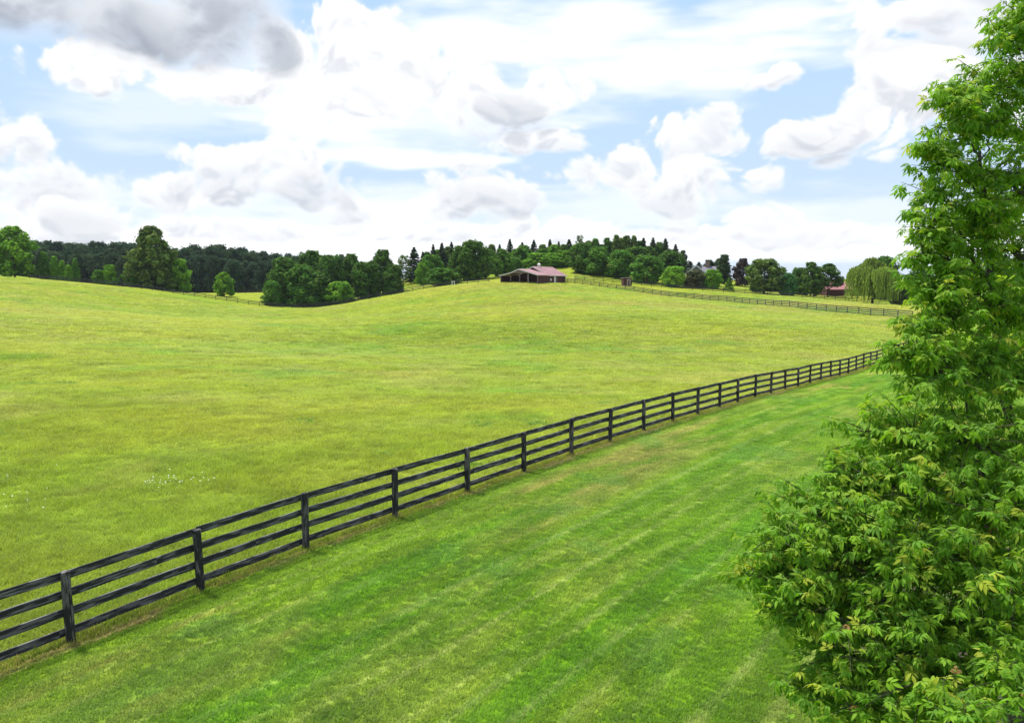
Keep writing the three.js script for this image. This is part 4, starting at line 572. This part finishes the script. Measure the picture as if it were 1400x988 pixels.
// ---------------------------------------------------------------- the near tree
{
  const q = rng(404), tx = 6.1, tz = -8.7, ty = height(tx, tz), root = thing('boxelder_tree', 'near leafy tree with drooping pointed leaves rising beside the mown lawn', 'tree', [tx, ty, tz]);
  const stems = [];   // main trunk and two lesser stems, points [x, y, z, r] from the base
  const stem = (pts) => { const out = []; for (let i = 0; i + 1 < pts.length; i++) for (let k = 0; k < 5; k++) { const t = k / 5; out.push(pts[i].map((v, j) => lerp(v, pts[i + 1][j], t) + (j < 3 && i + k > 0 ? (q() - 0.5) * 0.05 : 0))); } out.push(pts[pts.length - 1]); stems.push(out); return out; };
  stem([[0, -0.15, 0, 0.17], [-0.05, 2, 0.1, 0.13], [-0.15, 4.5, 0.1, 0.105], [0.05, 7, 0, 0.08], [0.1, 9.5, -0.1, 0.045], [0.05, 11.5, -0.1, 0.012]]);
  stem([[-0.1, 0.4, 0.1, 0.1], [-0.6, 2.2, 0.6, 0.075], [-1.2, 4.2, 0.9, 0.05], [-1.6, 5.6, 0.9, 0.02]]);
  stem([[0.1, 0.6, 0, 0.1], [0.7, 2.6, 0.4, 0.08], [1.3, 5.2, 0.2, 0.05], [1.6, 7.8, 0.1, 0.015]]);
  stem([[-0.12, 3.6, 0.1, 0.06], [-0.9, 5.4, 0.5, 0.045], [-1.1, 6.8, 0.5, 0.03], [-1.15, 7.6, 0.4, 0.01]]);
  const trunk = part('trunk', limb(stems[0], 12), barkMat, root);
  for (const s of stems.slice(1)) part('limb', limb(s, 9), barkMat, root);
  // compound leaves of five drooping leaflets; leaf reaches along +x from its stalk
  const leaflet = (pos, idx, o, dir, side, down, len, wide, q2) => {
    const d = new THREE.Vector3(dir[0], dir[1], dir[2]).normalize(), up = new THREE.Vector3(0, 1, 0), s = new THREE.Vector3().crossVectors(d, up).normalize(), n = new THREE.Vector3().crossVectors(s, d), b = pos.length / 3, st = [[0, 0], [0.28, 0.8], [0.52, 1], [0.78, 0.62], [1, 0]], curl = 0.18 + q2() * 0.25;
    st.forEach(([t, w]) => { const px = o[0] + d.x * len * t, py = o[1] + d.y * len * t - down * len * t * t, pz = o[2] + d.z * len * t, k = wide * w / 2; for (const e of [-1, 0, 1]) pos.push(px + s.x * k * e + n.x * Math.abs(e) * k * curl, py + s.y * k * e + n.y * Math.abs(e) * k * curl, pz + s.z * k * e + n.z * Math.abs(e) * k * curl); });
    for (let i = 0; i < 4; i++) for (let e = 0; e < 2; e++) { const u = b + i * 3 + e; if (i > 0) idx.push(u, u + 1, u + 3); if (i < 3) idx.push(u + 1, u + 4, u + 3); else if (e === 0) idx.push(u + 1, u + 4, u + 3); }
  };
  const leafGeo = (seed, n) => {
    const q2 = rng(seed), pos = [], idx = [];
    const L = 0.082, stalk = 0.10; leaflet(pos, idx, [stalk, -0.02, 0], [1, -0.35, (q2() - 0.5) * 0.3], 0, 0.35, L * 1.05, 0.032, q2);
    for (let k = 0; k < n; k++) for (const s of [-1, 1]) leaflet(pos, idx, [stalk * (0.82 - 0.34 * k), -0.012, 0], [0.55 + 0.3 * q2(), -0.1 - 0.5 * q2(), s * (0.8 + 0.3 * q2())], s, 0.15 + 0.45 * q2(), L * (0.75 + 0.35 * q2()), 0.030, q2);
    const b = pos.length / 3; pos.push(0, 0.002, 0, 0, -0.002, 0, stalk, -0.018, 0, stalk, -0.022, 0); idx.push(b, b + 1, b + 2, b + 1, b + 3, b + 2);
    return geometryOf(pos, idx);
  };
  const leafGeos = [leafGeo(1, 2), leafGeo(2, 2), leafGeo(3, 1), leafGeo(4, 2)];
  const leafBase = { roughness: 0.95, transmission: 0.58, thickness: 0, side: THREE.DoubleSide, specularIntensity: 0.25, clearcoat: 0.16, clearcoatRoughness: 0.42 };
  const crownMat = new THREE.MeshPhysicalMaterial({ color: 0xffffff, ...leafBase });
  const KINDS = [[0.175, 0.365, 0.010], [0.215, 0.41, 0.012], [0.135, 0.31, 0.012], [0.27, 0.42, 0.018], [0.38, 0.45, 0.028], [0.36, 0.20, 0.06]];
  const ownMats = KINDS.map((c) => new THREE.MeshPhysicalMaterial({ color: new THREE.Color(...c), ...leafBase }));
  const leaves = [], twigs = [], limbsG = [];
  const nearest = (p) => { let best = null, bd = 1e9; for (const s of stems) s.forEach((v, i) => { if (i < 3 || i > s.length - 2) return; const dy = p[1] - v[1], h = Math.hypot(p[0] - v[0], p[2] - v[2]), want = Math.abs(dy - h * 0.45), d = Math.hypot(h, dy) + want * 0.8; if (d < bd) { bd = d; best = v; } }); return best; };
  for (const [cx, cy, cz, r] of CLUSTERS) {
    const c = [cx - tx, cy - ty, cz - tz], from = nearest(c), m = [lerp(from[0], c[0], 0.5), lerp(from[1], c[1], 0.5) + 0.12 * r, lerp(from[2], c[2], 0.5)], r0 = Math.min(from[3] * 0.6, 0.016 + 0.012 * Math.hypot(c[0] - from[0], c[2] - from[2]));
    const pts = []; for (let k = 0; k <= 8; k++) { const t = k / 8, a = (1 - t) * (1 - t), b = 2 * t * (1 - t), d = t * t; pts.push([0, 1, 2].map((j) => a * from[j] + b * m[j] + d * c[j] + (k && k < 8 ? (q() - 0.5) * 0.06 : 0)).concat(lerp(r0, 0.006, t))); }
    limbsG.push(limb(pts, 6));
    const nt = Math.round((10 + 46 * r * r + 18 * r) * (cy > 6.4 ? 0.72 : 1));
    for (let k = 0; k < nt; k++) {
      const u = q() * 1.7 - 0.7, a = q() * 6.283, h = Math.sqrt(Math.max(0, 1 - u * u)), R = r * (0.4 + 0.75 * q() + (q() < 0.15 ? 0.3 : 0)), d = [h * Math.cos(a) * R, u * R * 0.85, h * Math.sin(a) * R];
      const s = pts[Math.min(8, 5 + Math.floor(q() * 4))], e = [c[0] + d[0], c[1] + d[1], c[2] + d[2]], mid = [0, 1, 2].map((j) => lerp(s[j], e[j], 0.55) + (j === 1 ? 0.08 * r : (q() - 0.5) * 0.06));
      const tp = []; for (let i = 0; i <= 4; i++) { const t = i / 4; tp.push([0, 1, 2].map((j) => (1 - t) ** 2 * s[j] + 2 * t * (1 - t) * mid[j] + t * t * e[j]).concat(lerp(0.006, 0.002, t))); }
      twigs.push(limb(tp, 4));
      const out = Math.atan2(e[2] - s[2], e[0] - s[0]), young = q();
      for (let i = 0; i < 12; i++) {
        const t = i < 1 ? 1 : i < 3 ? 0.86 + 0.14 * q() : 0.3 + 0.65 * q(), p = [0, 1, 2].map((j) => (1 - t) ** 2 * s[j] + 2 * t * (1 - t) * mid[j] + t * t * e[j]), yaw = i < 3 ? -out + (i - 1) * 1.2 + (q() - 0.5) * 1.6 : q() * 6.283;
        const kind = q() < 0.0015 ? 5 : young > 0.8 && i < 3 ? (q() < 0.5 ? 4 : 3) : q() < 0.15 ? 3 : Math.floor(q() * 3);
        leaves.push({ p, yaw, pitch: 0.45 - 1.35 * q() + (young > 0.8 && i < 3 ? 0.35 : 0), roll: (q() - 0.5) * 1.9, s: 0.44 + q() * 0.5, g: Math.floor(q() * 4), kind, b: 0.8 + q() * 0.4 });
      }
    }
  }
  for (const g of limbsG) part('branch', g, barkMat, root);
  part('twigs', mergeGeometries(twigs), mat(0.06, 0.055, 0.03, 0.9), root, 'stuff');
  const M = new THREE.Matrix4(), E = new THREE.Euler(), Q = new THREE.Quaternion(), col = new THREE.Color();
  const eye = camera.position, size = (l) => { const dx = l.p[0] + tx, dy = l.p[1] + ty - eye.y, dz = l.p[2] + tz; return dx / -dz < 0.69 && Math.abs(dy + 0.104 * -dz) / -dz < 0.49 ? Math.hypot(dx, dy, dz) / l.s : 99; };
  leaves.sort((a, b) => size(a) - size(b));
  leaves.slice(0, 290).forEach((l) => { const m = part('leaf', leafGeos[l.g], ownMats[l.kind], root); m.position.set(...l.p); m.rotation.set(l.roll, l.yaw, l.pitch, 'YZX'); m.scale.setScalar(l.s); });
  const rest = leaves.slice(290);
  const im = shade(new THREE.InstancedMesh(leafGeos[0], crownMat, rest.length));
  rest.forEach((l, i) => { Q.setFromEuler(E.set(l.roll, l.yaw, l.pitch, 'YZX')); im.setMatrixAt(i, M.compose(new THREE.Vector3(...l.p), Q, new THREE.Vector3(l.s * (0.85 + 0.3 * q()), l.s * (0.6 + 0.9 * q()), l.s * (0.7 + 0.5 * q()) * (q() < 0.5 ? -1 : 1)))); const c = KINDS[l.kind]; im.setColorAt(i, col.setRGB(c[0] * l.b, c[1] * l.b, c[2] * l.b)); });
  im.name = 'foliage'; im.userData.kind = 'stuff'; root.add(im);
  console.log('leaves', leaves.length, 'twigs', twigs.length);
}
renderer.render(scene, camera);
